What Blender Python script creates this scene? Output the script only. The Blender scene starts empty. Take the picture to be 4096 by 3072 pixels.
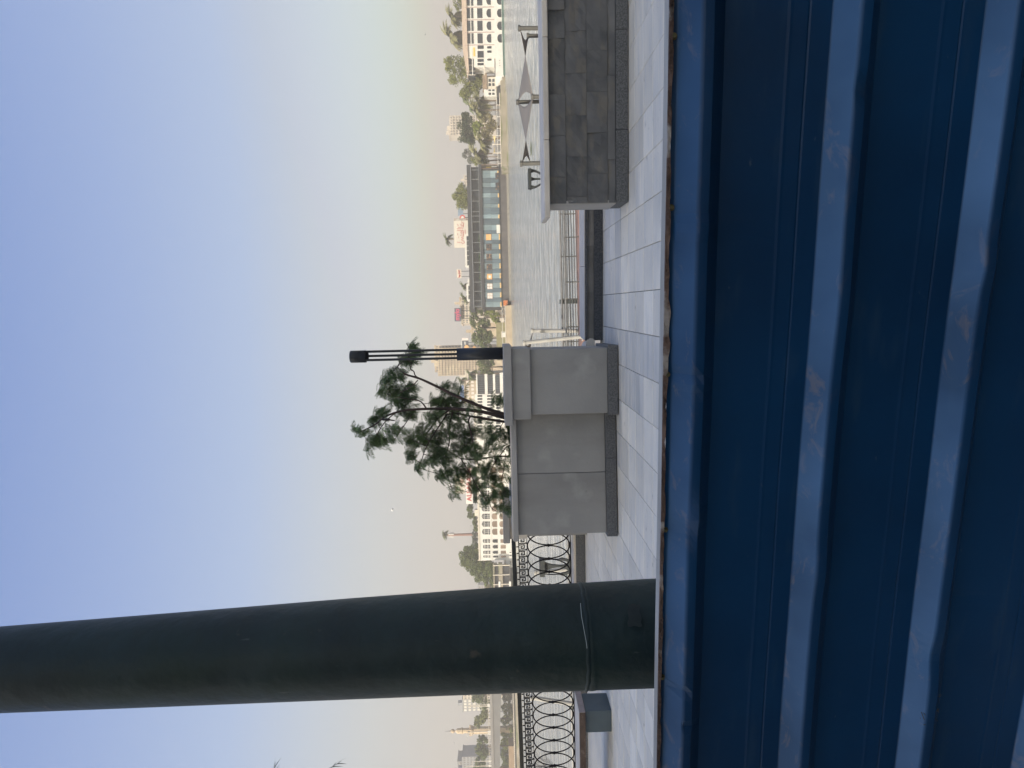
import bpy, math, random
from mathutils import Vector, Matrix
random.seed(7)
S = bpy.context.scene
COL = S.collection
rad = math.radians

# ------------------------------------------------------------------ camera
F = 2840.0                      # focal length in pixels of a 4096 x 3072 picture
EYE = Vector((0.0, 0.0, 1.55))
PITCH, ROLL = 53.0 / F, 0.024
n_ = Vector((0, math.cos(PITCH), -math.sin(PITCH)))
w0 = Vector((0, math.sin(PITCH), math.cos(PITCH)))
r0 = Vector((1, 0, 0))
r_ = math.cos(ROLL) * r0 - math.sin(ROLL) * w0
w_ = math.sin(ROLL) * r0 + math.cos(ROLL) * w0
cam_data = bpy.data.cameras.new('camera')
cam_data.sensor_fit = 'HORIZONTAL'
cam_data.sensor_width = 36.0
cam_data.lens = 36.0 * F / 4096.0
cam_data.clip_start = 0.05
cam_data.clip_end = 12000
cam = bpy.data.objects.new('camera', cam_data)
COL.objects.link(cam)
m = Matrix.Identity(4)
for i in range(3):              # the phone was turned on its side: world up is to the left
    m[i][0] = -w_[i]
    m[i][1] = r_[i]
    m[i][2] = -n_[i]
    m[i][3] = EYE[i]
cam.matrix_world = m
S.camera = cam

# ------------------------------------------------------------------ sky, sun, exposure
SUN_EL, SUN_AZ = rad(30), rad(218)          # azimuth clockwise from +Y (the view direction)
world = bpy.data.worlds.new('World')
S.world = world
world.use_nodes = True
nt = world.node_tree
bg = nt.nodes['Background']
sky = nt.nodes.new('ShaderNodeTexSky')
sky.sky_type = 'NISHITA'
sky.sun_disc = False
sky.sun_elevation = SUN_EL
sky.sun_rotation = SUN_AZ
sky.altitude = 50
sky.air_density = 1.2
sky.dust_density = 3.4
sky.ozone_density = 3.5
wb = nt.nodes.new('ShaderNodeMix'); wb.data_type = 'RGBA'; wb.blend_type = 'MULTIPLY'; wb.inputs[0].default_value = 1.0
wb.inputs[7].default_value = (0.74, 0.70, 0.58, 1)      # the phone's white balance
nt.links.new(sky.outputs[0], wb.inputs[6])
# dusty lower sky: blue above, grey beige towards the horizon, the same all the way round
geo = nt.nodes.new('ShaderNodeNewGeometry'); sep = nt.nodes.new('ShaderNodeSeparateXYZ')
nt.links.new(geo.outputs['Incoming'], sep.inputs[0])
el = nt.nodes.new('ShaderNodeMath'); el.operation = 'MULTIPLY'; el.inputs[1].default_value = -1.0
nt.links.new(sep.outputs[2], el.inputs[0])
rampn = nt.nodes.new('ShaderNodeValToRGB'); cr = rampn.color_ramp
K = 1.0 / 0.125 / (2 ** 1.05)
stops = [(0.0, (.60,.57,.52)), (.085, (.635,.615,.575)), (.17, (.60,.64,.66)), (.24, (.53,.61,.72)), (.33, (.41,.535,.78)), (.46, (.30,.425,.73)), (.57, (.22,.34,.665)), (1.0, (.21,.32,.60))]
while len(cr.elements) < len(stops): cr.elements.new(.5)
for e, (p, c) in zip(cr.elements, stops):
    e.position = p; e.color = (c[0]*K, c[1]*K, c[2]*K, 1)
nt.links.new(el.outputs[0], rampn.inputs[0])
mixs = nt.nodes.new('ShaderNodeMix'); mixs.data_type = 'RGBA'; mixs.blend_type = 'LIGHTEN'      # the clear-sky model takes over where the sun's glow is the brighter
mixs.inputs[0].default_value = 1.0; nt.links.new(wb.outputs[2], mixs.inputs[6]); nt.links.new(rampn.outputs[0], mixs.inputs[7])
nt.links.new(mixs.outputs[2], bg.inputs[0])
bg.inputs[1].default_value = 0.125
sd = bpy.data.lights.new('sun', 'SUN')
sd.energy = 2.25
sd.angle = rad(0.6)
sd.color = (1.0, 0.92, 0.80)
sun = bpy.data.objects.new('sun', sd)
COL.objects.link(sun)
sdir = Vector((math.sin(SUN_AZ) * math.cos(SUN_EL), math.cos(SUN_AZ) * math.cos(SUN_EL), math.sin(SUN_EL)))
sun.rotation_euler = sdir.to_track_quat('Z', 'Y').to_euler()
S.view_settings.view_transform = 'Standard'
S.view_settings.look = 'None'
S.view_settings.exposure = 1.05
S.view_settings.gamma = 1.0
S.view_settings.use_curve_mapping = False
S.cycles.use_denoising = True
S.cycles.max_bounces = 6
S.cycles.volume_bounces = 0
S.cycles.transparent_max_bounces = 8
S.cycles.caustics_reflective = False
S.cycles.caustics_refractive = False

# ------------------------------------------------------------------ pixel -> place helpers (x, y of the 4096 x 3072 photograph)
def ray(x, y):
    return n_ + r_ * ((1536.0 - y) / F) - w_ * ((x - 2048.0) / F)
def pN(x, y, depth):
    return EYE + ray(x, y) * depth
def pY(x, y, Y):
    d = ray(x, y)
    return EYE + d * (Y / d.y)
def pZ(x, y, z):
    d = ray(x, y)
    return EYE + d * ((z - EYE.z) / d.z)
def zat(P, x):
    """height z over the place P that shows at picture column x"""
    q = Vector((P.x, P.y, 0)) - EYE
    b0, c0 = q.dot(w_), q.dot(n_)
    k = (2048.0 - x)
    return (k * c0 - F * b0) / (F * w_.z - k * n_.z)
def R(x0, x1, y0, y1, Y):
    xm, ym = (x0 + x1) / 2, (y0 + y1) / 2
    return (pY(xm, max(y0, y1), Y).x, pY(xm, min(y0, y1), Y).x, pY(x1, ym, Y).z, pY(x0, ym, Y).z)

# ------------------------------------------------------------------ mesh and object helpers
def tag(o, label=None, cat=None, group=None, kind=None):
    if label: o['label'] = label
    if cat: o['category'] = cat
    if group: o['group'] = group
    if kind: o['kind'] = kind
    return o
def wloc(o):
    v = Vector((0, 0, 0))
    while o is not None:
        v = v + Vector(o.location)
        o = o.parent
    return v
def thing(name, loc, label=None, cat=None, group=None, kind=None):
    o = bpy.data.objects.new(name, None)
    o.empty_display_size = 0.2
    COL.objects.link(o)
    o.location = Vector(loc)
    return tag(o, label, cat, group, kind)
def kids(o):
    return [c for c in bpy.data.objects if c.parent == o]
def copy_tree(o, parent=None):
    c = o.copy()
    COL.objects.link(c)
    c.parent = parent
    for ch in kids(o):
        copy_tree(ch, c)
    return c

class MB:
    def __init__(s):
        s.v = []; s.f = []; s.smooth = False
    def add(s, vs, fs):
        b = len(s.v)
        s.v.extend([tuple(p) for p in vs])
        s.f.extend([tuple(b + i for i in f) for f in fs])
        return s
    def box(s, x0, x1, y0, y1, z0, z1):
        vs = [(x0,y0,z0),(x1,y0,z0),(x1,y1,z0),(x0,y1,z0),(x0,y0,z1),(x1,y0,z1),(x1,y1,z1),(x0,y1,z1)]
        return s.add(vs, [(0,3,2,1),(4,5,6,7),(0,1,5,4),(1,2,6,5),(2,3,7,6),(3,0,4,7)])
    def hexa(s, p):            # eight corners ordered as in box
        return s.add(p, [(0,3,2,1),(4,5,6,7),(0,1,5,4),(1,2,6,5),(2,3,7,6),(3,0,4,7)])
    def obox(s, O, u, w, a0, a1, b0, b1, z0, z1):   # box in a local frame (u right, w back, z up)
        P = lambda a, b, z: Vector((O[0] + u[0]*a + w[0]*b, O[1] + u[1]*a + w[1]*b, z))
        return s.hexa([P(a0,b0,z0),P(a1,b0,z0),P(a1,b1,z0),P(a0,b1,z0),P(a0,b0,z1),P(a1,b0,z1),P(a1,b1,z1),P(a0,b1,z1)])
    def tube(s, pts, r, n=6, cap=True):
        pts = [Vector(p) for p in pts]
        rs = r if isinstance(r, (list, tuple)) else [r] * len(pts)
        b = len(s.v)
        prev = None
        for i, p in enumerate(pts):
            d = (pts[min(i+1, len(pts)-1)] - pts[max(i-1, 0)])
            d = d.normalized() if d.length > 1e-9 else Vector((0,0,1))
            if prev is None:
                a = Vector((1,0,0)) if abs(d.x) < 0.9 else Vector((0,1,0))
                e = d.cross(a).normalized()
            else:
                e = (prev - d * prev.dot(d))
                e = e.normalized() if e.length > 1e-6 else d.orthogonal().normalized()
            prev = e
            g = d.cross(e)
            for k in range(n):
                t = 2 * math.pi * k / n
                s.v.append(tuple(p + (e * math.cos(t) + g * math.sin(t)) * rs[i]))
        for i in range(len(pts) - 1):
            for k in range(n):
                k2 = (k + 1) % n
                s.f.append((b+i*n+k, b+i*n+k2, b+(i+1)*n+k2, b+(i+1)*n+k))
        if cap:
            s.f.append(tuple(b + k for k in reversed(range(n))))
            s.f.append(tuple(b + (len(pts)-1)*n + k for k in range(n)))
        return s
    def prism(s, poly, y0, y1):       # poly of (x, z), counter-clockwise seen from the front (-Y)
        k = len(poly)
        vs = [(a, y0, c) for a, c in poly] + [(a, y1, c) for a, c in poly]
        fs = [tuple(range(k)), tuple(reversed(range(k, 2*k)))]
        for i in range(k):
            j = (i + 1) % k
            fs.append((i, k+i, k+j, j))
        return s.add(vs, fs)
    def quad(s, a, b, c, d):
        return s.add([a, b, c, d], [(0,1,2,3)])
    def ball(s, c, rx, ry, rz, nu=8, nv=6):
        b = len(s.v)
        for j in range(nv + 1):
            ph = math.pi * j / nv
            for i in range(nu):
                t = 2*math.pi*i/nu
                s.v.append((c[0]+rx*math.sin(ph)*math.cos(t), c[1]+ry*math.sin(ph)*math.sin(t), c[2]+rz*math.cos(ph)))
        for j in range(nv):
            for i in range(nu):
                i2 = (i+1) % nu
                s.f.append((b+j*nu+i, b+(j+1)*nu+i, b+(j+1)*nu+i2, b+j*nu+i2))
        return s
    def mesh(s, name, mat=None, off=(0,0,0)):
        me = bpy.data.meshes.new(name)
        ox, oy, oz = off
        me.from_pydata([(a-ox, b-oy, c-oz) for a, b, c in s.v], [], s.f)
        if mat: me.materials.append(mat)
        if s.smooth:
            me.polygons.foreach_set('use_smooth', [True]*len(me.polygons))
        me.update()
        return me
    def build(s, name, mat, parent=None, label=None, kind=None, smooth=False):
        if smooth: s.smooth = True
        if parent is None:
            n = max(1, len(s.v))
            xs = [p[0] for p in s.v]; ys = [p[1] for p in s.v]; zs = [p[2] for p in s.v]
            L = Vector(((min(xs)+max(xs))/2, (min(ys)+max(ys))/2, min(zs)))
            o = bpy.data.objects.new(name, s.mesh(name, mat, L))
            o.location = L
        else:
            o = bpy.data.objects.new(name, s.mesh(name, mat, wloc(parent)))
            o.parent = parent
        COL.objects.link(o)
        if label: o['label'] = label
        if kind: o['kind'] = kind
        return o
def bevel(o, w, seg=2):
    m = o.modifiers.new('bevel', 'BEVEL')
    m.width = w; m.segments = seg; m.limit_method = 'ANGLE'; m.angle_limit = rad(40)
    return o

# ------------------------------------------------------------------ materials
MATS = {}
def mat(name, col, rough=0.7, metal=0.0, col2=None, scale=3.0, bump=0.0, bscale=None, stretch=None, vary=0.0,
        spec=0.5, detail=6.0, lo=0.35, hi=0.65, extra=None, trans=0.0):
    """procedural material: two colours mixed by noise, optional fine relief, optional difference from object to object"""
    if name in MATS: return MATS[name]
    m = bpy.data.materials.new(name)
    m.use_nodes = True
    N, L = m.node_tree.nodes, m.node_tree.links
    b = N['Principled BSDF']
    b.inputs['Roughness'].default_value = rough
    b.inputs['Metallic'].default_value = metal
    b.inputs['Specular IOR Level'].default_value = spec
    tc = N.new('ShaderNodeTexCoord')
    mp = N.new('ShaderNodeMapping')
    L.new(tc.outputs['Object'], mp.inputs[0])
    if stretch: mp.inputs['Scale'].default_value = stretch
    oi = N.new('ShaderNodeObjectInfo')
    ad = N.new('ShaderNodeVectorMath'); ad.operation = 'ADD'
    sc = N.new('ShaderNodeMath'); sc.operation = 'MULTIPLY'; sc.inputs[1].default_value = 37.0
    L.new(oi.outputs['Random'], sc.inputs[0])
    L.new(mp.outputs[0], ad.inputs[0]); L.new(sc.outputs[0], ad.inputs[1])
    no = N.new('ShaderNodeTexNoise')
    no.inputs['Scale'].default_value = scale
    no.inputs['Detail'].default_value = detail
    L.new(ad.outputs[0], no.inputs['Vector'])
    rp = N.new('ShaderNodeValToRGB')
    c2 = col2 or tuple(c * 0.8 for c in col)
    rp.color_ramp.elements[0].position = lo
    rp.color_ramp.elements[1].position = hi
    rp.color_ramp.elements[0].color = (*c2, 1)
    rp.color_ramp.elements[1].color = (*col, 1)
    L.new(no.outputs[0], rp.inputs[0])
    out = rp.outputs[0]
    if vary:
        hs = N.new('ShaderNodeHueSaturation')
        mr = N.new('ShaderNodeMapRange')
        mr.inputs[3].default_value = 1 - vary; mr.inputs[4].default_value = 1 + vary
        L.new(oi.outputs['Random'], mr.inputs[0])
        L.new(mr.outputs[0], hs.inputs['Value'])
        L.new(out, hs.inputs['Color'])
        out = hs.outputs[0]
    if extra:
        out = extra(m, N, L, out, ad.outputs[0])
    L.new(out, b.inputs['Base Color'])
    if trans:
        tr = N.new('ShaderNodeBsdfTranslucent')
        mx = N.new('ShaderNodeMixShader'); mx.inputs[0].default_value = trans
        L.new(out, tr.inputs[0])
        L.new(b.outputs[0], mx.inputs[1]); L.new(tr.outputs[0], mx.inputs[2])
        L.new(mx.outputs[0], N['Material Output'].inputs[0])
    if bump:
        nb = N.new('ShaderNodeTexNoise')
        nb.inputs['Scale'].default_value = bscale or scale * 6
        nb.inputs['Detail'].default_value = 8
        L.new(ad.outputs[0], nb.inputs['Vector'])
        bu = N.new('ShaderNodeBump')
        bu.inputs['Strength'].default_value = bump
        bu.inputs['Distance'].default_value = 0.02
        L.new(nb.outputs[0], bu.inputs['Height'])
        L.new(bu.outputs[0], b.inputs['Normal'])
    MATS[name] = m
    return m
def mixin(N, L, fac, base, colour):
    mx = N.new('ShaderNodeMix'); mx.data_type = 'RGBA'
    L.new(fac, mx.inputs[0]); L.new(base, mx.inputs[6])
    mx.inputs[7].default_value = (*colour, 1)
    return mx.outputs[2]
def patch(colour, scale, lo, hi, stretch=None, detail=5, amount=1.0):
    """stains, dirt or veins of their own shape laid over the base colour"""
    def f(m, N, L, out, vec):
        v = vec
        if stretch:
            mp = N.new('ShaderNodeMapping'); mp.inputs['Scale'].default_value = stretch
            L.new(vec, mp.inputs[0]); v = mp.outputs[0]
        no = N.new('ShaderNodeTexNoise'); no.inputs['Scale'].default_value = scale; no.inputs['Detail'].default_value = detail
        L.new(v, no.inputs['Vector'])
        mr = N.new('ShaderNodeMapRange'); mr.inputs[1].default_value = lo; mr.inputs[2].default_value = hi
        mr.inputs[4].default_value = amount
        L.new(no.outputs[0], mr.inputs[0])
        return mixin(N, L, mr.outputs[0], out, colour)
    return f
def chain(*fs):
    def f(m, N, L, out, vec):
        for g in fs: out = g(m, N, L, out, vec)
        return out
    return f

# ================================================================== SETTING: water, banks, terrace, haze
WATER_Z = -3.75
def water_mat():
    m = bpy.data.materials.new('river_water')
    m.use_nodes = True
    N, L = m.node_tree.nodes, m.node_tree.links
    b = N['Principled BSDF']
    b.inputs['Base Color'].default_value = (0.11, 0.115, 0.09, 1)
    b.inputs['Roughness'].default_value = 0.12
    b.inputs['IOR'].default_value = 1.38
    tc = N.new('ShaderNodeTexCoord')
    mp = N.new('ShaderNodeMapping'); mp.inputs['Scale'].default_value = (0.38, 1.0, 1.0)
    L.new(tc.outputs['Object'], mp.inputs[0])
    a = N.new('ShaderNodeTexNoise'); a.inputs['Scale'].default_value = 0.75; a.inputs['Detail'].default_value = 6; a.inputs['Roughness'].default_value = 0.6
    L.new(mp.outputs[0], a.inputs['Vector'])
    c = N.new('ShaderNodeTexNoise'); c.inputs['Scale'].default_value = 0.26; c.inputs['Detail'].default_value = 3
    L.new(mp.outputs[0], c.inputs['Vector'])
    mu = N.new('ShaderNodeMath'); mu.operation = 'MULTIPLY_ADD'; mu.inputs[1].default_value = 2.6
    L.new(c.outputs[0], mu.inputs[0]); L.new(a.outputs[0], mu.inputs[2])
    bu = N.new('ShaderNodeBump'); bu.inputs['Strength'].default_value = 0.55; bu.inputs['Distance'].default_value = 0.35
    L.new(mu.outputs[0], bu.inputs['Height']); L.new(bu.outputs[0], b.inputs['Normal'])
    # calmer and rougher patches drift over the river
    d = N.new('ShaderNodeTexNoise'); d.inputs['Scale'].default_value = 0.03; d.inputs['Detail'].default_value = 4
    L.new(mp.outputs[0], d.inputs['Vector'])
    mr = N.new('ShaderNodeMapRange'); mr.inputs[1].default_value = .35; mr.inputs[2].default_value = .65
    mr.inputs[3].default_value = .45; mr.inputs[4].default_value = 1.0
    L.new(d.outputs[0], mr.inputs[0]); L.new(mr.outputs[0], bu.inputs['Strength'])
    # wind-ruffled streaks: sky sheen and darker troughs painted into the base colour
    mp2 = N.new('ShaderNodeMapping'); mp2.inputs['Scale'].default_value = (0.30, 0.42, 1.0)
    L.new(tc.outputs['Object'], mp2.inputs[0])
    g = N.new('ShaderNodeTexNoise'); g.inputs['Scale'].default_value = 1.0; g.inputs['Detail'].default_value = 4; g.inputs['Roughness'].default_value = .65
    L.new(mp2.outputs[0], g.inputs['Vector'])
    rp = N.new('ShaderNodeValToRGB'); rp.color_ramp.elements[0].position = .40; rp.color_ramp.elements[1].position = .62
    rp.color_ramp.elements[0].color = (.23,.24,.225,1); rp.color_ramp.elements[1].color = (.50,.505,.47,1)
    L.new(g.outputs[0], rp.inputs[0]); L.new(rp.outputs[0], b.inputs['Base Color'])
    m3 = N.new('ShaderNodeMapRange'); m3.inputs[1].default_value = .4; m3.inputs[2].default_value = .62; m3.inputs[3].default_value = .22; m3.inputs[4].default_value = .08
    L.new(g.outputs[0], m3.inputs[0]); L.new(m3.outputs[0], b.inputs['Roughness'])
    return m
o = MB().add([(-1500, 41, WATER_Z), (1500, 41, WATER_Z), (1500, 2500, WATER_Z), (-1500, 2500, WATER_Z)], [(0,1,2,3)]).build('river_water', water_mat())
tag(o, kind='structure')
M_earth = mat('dry_earth', (.26,.22,.16), .95, col2=(.17,.15,.10), scale=.05, bump=.3, bscale=2)
o = MB().add([(-3000, 282, -1.6), (3000, 282, -1.6), (6000, 9000, -1.2), (-6000, 9000, -1.2)], [(0,1,2,3)]).build('far_ground', M_earth); tag(o, kind='structure')

M_conc = mat('concrete', (.36,.34,.31), .9, col2=(.27,.26,.24), scale=1.3, bump=.25, extra=patch((.16,.14,.12), 2.5, .58, .75, amount=.6))
# terrace body under the paving, the lower bank and the quay walk
o = MB().box(-60, -2.0, -40, 13.9, -3.9, -0.05).box(-2.0, 60, -40, 11.0, -3.9, -0.05).build('terrace', M_conc); tag(o, kind='structure')
o = MB().box(-80, 80, 11.0, 41.2, -4.4, -3.35).build('lower_bank', M_conc); tag(o, kind='structure')

M_tile = mat('marble_tile', (.90,.83,.71), .7, col2=(.80,.75,.66), scale=1.6, bump=.05, bscale=30, vary=.11,
             extra=chain(patch((.52,.54,.57), 1.2, .50, .72, stretch=(1, 7, 1), amount=.35), patch((.26,.23,.20), 7, .66, .76, stretch=(1, 2.5, 1), amount=.6), patch((.42,.40,.37), .7, .50, .75, amount=.40), patch((.12,.11,.10), 45, .74, .78, detail=2, amount=.7)))
M_tile2 = mat('marble_tile_bluish', (.70,.665,.61), .7, col2=(.60,.58,.54), scale=1.6, bump=.05, bscale=30, vary=.05,
              extra=patch((.36,.38,.41), 1.2, .52, .72, stretch=(1, 7, 1), amount=.5))
M_grout = mat('dark_grout', (.045,.045,.045), .95, scale=20)
ang = rad(6.3)
e1 = Vector((math.cos(ang), -math.sin(ang), 0)); e2 = Vector((math.sin(ang), math.cos(ang), 0))
TA, TD = pZ(2633.5, 771.8, 0), pZ(2624.5, 1159, 0)
TW = abs((TA - TD).dot(e1)) / 2
TO = pZ(2541, 1200, 0)                       # a row joint
TO = TD + e2 * ((TO - TD).dot(e2))
TL = 0.45
pave = MB()
pave.add([(-60,-30,-.028),(-2.0,-30,-.028),(-2.0,13.85,-.028),(-60,13.85,-.028)], [(0,1,2,3)])
pave.add([(-2.0,-30,-.028),(60,-30,-.028),(60,10.9,-.028),(-2.0,10.9,-.028)], [(0,1,2,3)])
pavement = pave.build('pavement', M_grout); tag(pavement, kind='structure')
def tile_mesh(w, l, material, name, seed):
    g, c = 0.0030, 0.005
    x, y = w/2 - g, l/2 - g*2.6
    rr = random.Random(seed); t = [rr.uniform(-.0008, .0008) for _ in range(4)]
    vs = [(-x,-y,-.03),(x,-y,-.03),(x,y,-.03),(-x,y,-.03),
          (-x,-y,-c),(x,-y,-c),(x,y,-c),(-x,y,-c),
          (-x+c,-y+c,t[0]),(x-c,-y+c,t[1]),(x-c,y-c,t[2]),(-x+c,y-c,t[3])]
    fs = []
    for a in (0, 4):
        for i in range(4):
            j = (i+1) % 4
            fs.append((a+i, a+j, a+4+j, a+4+i))
    fs.append((8,9,10,11))
    me = bpy.data.meshes.new(name); me.from_pydata(vs, [], fs); me.materials.append(material); me.update()
    return me
TM = [tile_mesh(TW, TL, M_tile, 'tile', i) for i in range(5)]
TM2 = [tile_mesh(TW, TL/2, M_tile2, 'tile', i) for i in range(3)]
TM3 = [tile_mesh(TW, TL, M_tile2, 'tile', i) for i in range(3)]
spots = []
for i in range(-24, 15):
    for j in range(-16, 14):
        p = TO + e1 * ((i+.5)*TW) + e2 * ((j+.5)*TL)
        if p.y < 0.9 or p.y > 13.6: continue
        if p.x > -1.9 and p.y > 10.8: continue
        if abs(p.x) > 1.0 + p.y * .60 : continue
        q = p - EYE
        if p.y < 6.2: far = 100 - p.y     # hidden by the blue fence
        elif -2.1 < p.x < .45 and p.y > 9.6: far = 90
        else: far = p.y
        spots.append((far, i, j, p))
spots.sort(key=lambda s: s[0])
rest = MB()
cnt = 0
for far, i, j, p in spots:
    split = (i in (-2, -3) and 1 <= j + 2 <= 6)
    blue = (j == 2 and i > -6) or (i == -2 and j < 0)
    if cnt < 298 and far < 80:
        for k in ((-.25, .25) if split else (0,)):
            me = random.choice(TM2 if split else (TM3 if blue else TM))
            o = bpy.data.objects.new('tile', me)
            COL.objects.link(o)
            o.parent = pavement
            o.location = p + e2 * (k * TL) - Vector(pavement.location) + Vector((0, 0, random.uniform(-.0012, .0012)))
            o.rotation_euler = (0, 0, -ang)
            cnt += 1
    else:
        b = [p + e1*a*(TW/2-.004) + e2*c*(TL/2-.008) for a, c in ((-1,-1),(1,-1),(1,1),(-1,1))]
        rest.add([(q.x, q.y, z) for z in (-.03, 0) for q in b], [(4,5,6,7),(0,1,5,4),(1,2,6,5),(2,3,7,6),(3,0,4,7)])
rest.build('tile_field', M_tile, pavement, kind='stuff')

# haze: one closed box of thin air round everything
hz = bpy.data.materials.new('haze'); hz.use_nodes = True
HN, HL = hz.node_tree.nodes, hz.node_tree.links
HN.remove(HN['Principled BSDF'])
pv = HN.new('ShaderNodeVolumePrincipled')
pv.inputs['Color'].default_value = (1.0,.93,.84,1)
pv.inputs['Density'].default_value = HAZE if 'HAZE' in globals() else 0.0009
pv.inputs['Anisotropy'].default_value = 0.0
HL.new(pv.outputs[0], HN['Material Output'].inputs['Volume'])
o = MB().box(-1300, 1300, -90, 1500, -6.5, 85).build('haze', hz); tag(o, kind='stuff')

# ================================================================== THE TERRACE WALLS
M_plaster = mat('grey_plaster', (.345,.335,.32), .9, col2=(.275,.27,.26), scale=.9, bump=.18, bscale=24,
                extra=chain(patch((.20,.19,.18), 1.1, .50, .78, stretch=(2.2,2.2,.5), amount=.55), patch((.50,.49,.46), 2.6, .56, .72, amount=.35), patch((.14,.13,.12), 22, .70, .76, stretch=(1,1,3), amount=.5)))
M_cap = mat('grey_cap_stone', (.42,.40,.38), .8, col2=(.34,.325,.31), scale=1.4, bump=.12, bscale=40)
M_capw = mat('pale_marble_top', (.74,.67,.58), .85, col2=(.62,.56,.49), scale=3, bump=.05)
M_granite = mat('dark_granite', (.135,.137,.142), .6, col2=(.068,.070,.074), scale=60, detail=3, bump=.05, lo=.4, hi=.6, extra=patch((.26,.26,.25), 140, .62, .68, detail=1, amount=.6))
M_granite2 = mat('blue_granite', (.11,.11,.115), .7, col2=(.05,.055,.065), scale=50, detail=3, lo=.4, hi=.6)
M_slate = mat('split_slate', (.155,.152,.15), .75, col2=(.095,.095,.097), scale=2.4, vary=.12, bump=.45, bscale=9,
              extra=chain(patch((.19,.165,.13), 2.6, .53, .62, stretch=(1,1,2.6), amount=.45), patch((.055,.06,.063), 2.8, .60, .70, amount=.5)))
M_soil = mat('soil', (.09,.07,.05), .95, scale=9, bump=.6)

def frame(L, Rr):
    A, B = pZ(*L, 0), pZ(*Rr, 0)
    u = (B - A); W = u.length; u.normalize()
    return A, u, Vector((-u.y, u.x, 0)), W
def a_of(O, u, y, x=2300):
    """distance along u from O where the column shows at picture row y"""
    d = ray(x, y)
    # solve (O + a u).x / (O + a u).y = d.x / d.y
    k = d.x / d.y
    return (k * O.y - O.x) / (u.x - k * u.y)

# --- pillar with the lamp, right end of the planter
O1, u1, b1, W1 = frame((2478, 1659), (2475, 1379))
root = thing('plaster_pillar', O1, 'broad grey plaster pillar carrying the slim bollard lamp, right end of the planter', 'pillar')
zb, zn, zc0, zc1 = zat(O1, 2434), zat(O1, 2125), zat(O1, 2051), zat(O1, 2018)
A = lambda y: a_of(O1, u1, y)
bevel(MB().obox(O1, u1, b1, 0, W1, 0, 1.15, .012, zb).build('granite_base', M_granite, root), .006)
bevel(MB().obox(O1, u1, b1, A(1656), A(1394), .03, 1.1, zb, zn).build('shaft', M_plaster, root), .008)
bevel(MB().obox(O1, u1, b1, A(1672), A(1389), -.03, 1.14, zn, zc0).build('neck', M_plaster, root), .008)
bevel(MB().obox(O1, u1, b1, A(1693), A(1375), -.09, 1.2, zc0, zc1).build('cap', M_cap, root), .012)
CAPZ = zc1
# --- planter wall
O2, u2, b2, W2 = frame((2475, 2145), (2466, 1660))
root = thing('planter', O2, 'long grey plaster planter wall under the feathery tree, with a vertical seam', 'planter')
z0, z1, z2 = zat(O2, 2429), zat(O2, 2075), zat(O2, 2055)
A2 = lambda y: a_of(O2, u2, y)
sx = A2(1893)
bevel(MB().obox(O2, u2, b2, 0, A2(1836), 0, .3, .012, z0 - .002).build('granite_base', M_granite, root), .005)
bevel(MB().obox(O2, u2, b2, A2(1836) + .002, W2 + .05, 0, .3, .012, z0 - .002).build('granite_base', M_granite, root), .005)
bevel(MB().obox(O2, u2, b2, A2(2137), sx, .04, .25, z0, z1).build('front_wall', M_plaster, root), .006)
bevel(MB().obox(O2, u2, b2, sx + .004, W2 + .1, .046, .25, z0, z1).build('front_wall', M_plaster, root), .006)
MB().obox(O2, u2, b2, A2(2137) + .01, A2(2137) + .22, .25, 3.2, 0, z1).build('side_wall', M_plaster, root)
MB().obox(O2, u2, b2, A2(2137) + .22, W2 + .1, 3.0, 3.2, 0, z1).build('back_wall', M_plaster, root)
bevel(MB().obox(O2, u2, b2, A2(2158), W2 + .02, -.03, .30, z1, z2).build('rim', M_cap, root), .006)
MB().obox(O2, u2, b2, A2(2158) + .01, W2, -.01, .29, z2, z2 + .012).build('rim_top', M_capw, root)
MB().obox(O2, u2, b2, A2(2158), A2(2158) + .3, .30, 3.25, z1, z2 + .01).build('rim', M_cap, root)
MB().obox(O2, u2, b2, A2(2137) + .23, W2 + .1, .26, 3.0, z1 - .6, z1 - .08).build('soil', M_soil, root)
# --- far pillar at the fence end
P3 = pY(2300, 2165, 12.9)
O3 = Vector((P3.x, P3.y, 0)); u3, b3 = u2, b2
root = thing('plaster_pillar', O3, 'smaller grey pillar cap rising behind the planter, where the iron fence begins', 'pillar')
A3 = lambda y: a_of(O3, u3, y, 2050)
zc0, zc1 = zat(O3, 2041), zat(O3, 2014)
bevel(MB().obox(O3, u3, b3, A3(2150), A3(1998), .05, .85, 0, zat(O3, 2110)).build('shaft', M_plaster, root), .008)
bevel(MB().obox(O3, u3, b3, A3(2158), A3(1992), .02, .88, zat(O3, 2110), zc0).build('neck', M_capw, root), .008)
bevel(MB().obox(O3, u3, b3, A3(2171), A3(1984), -.05, .95, zc0, zc1).build('cap', M_cap, root), .012)

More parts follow.
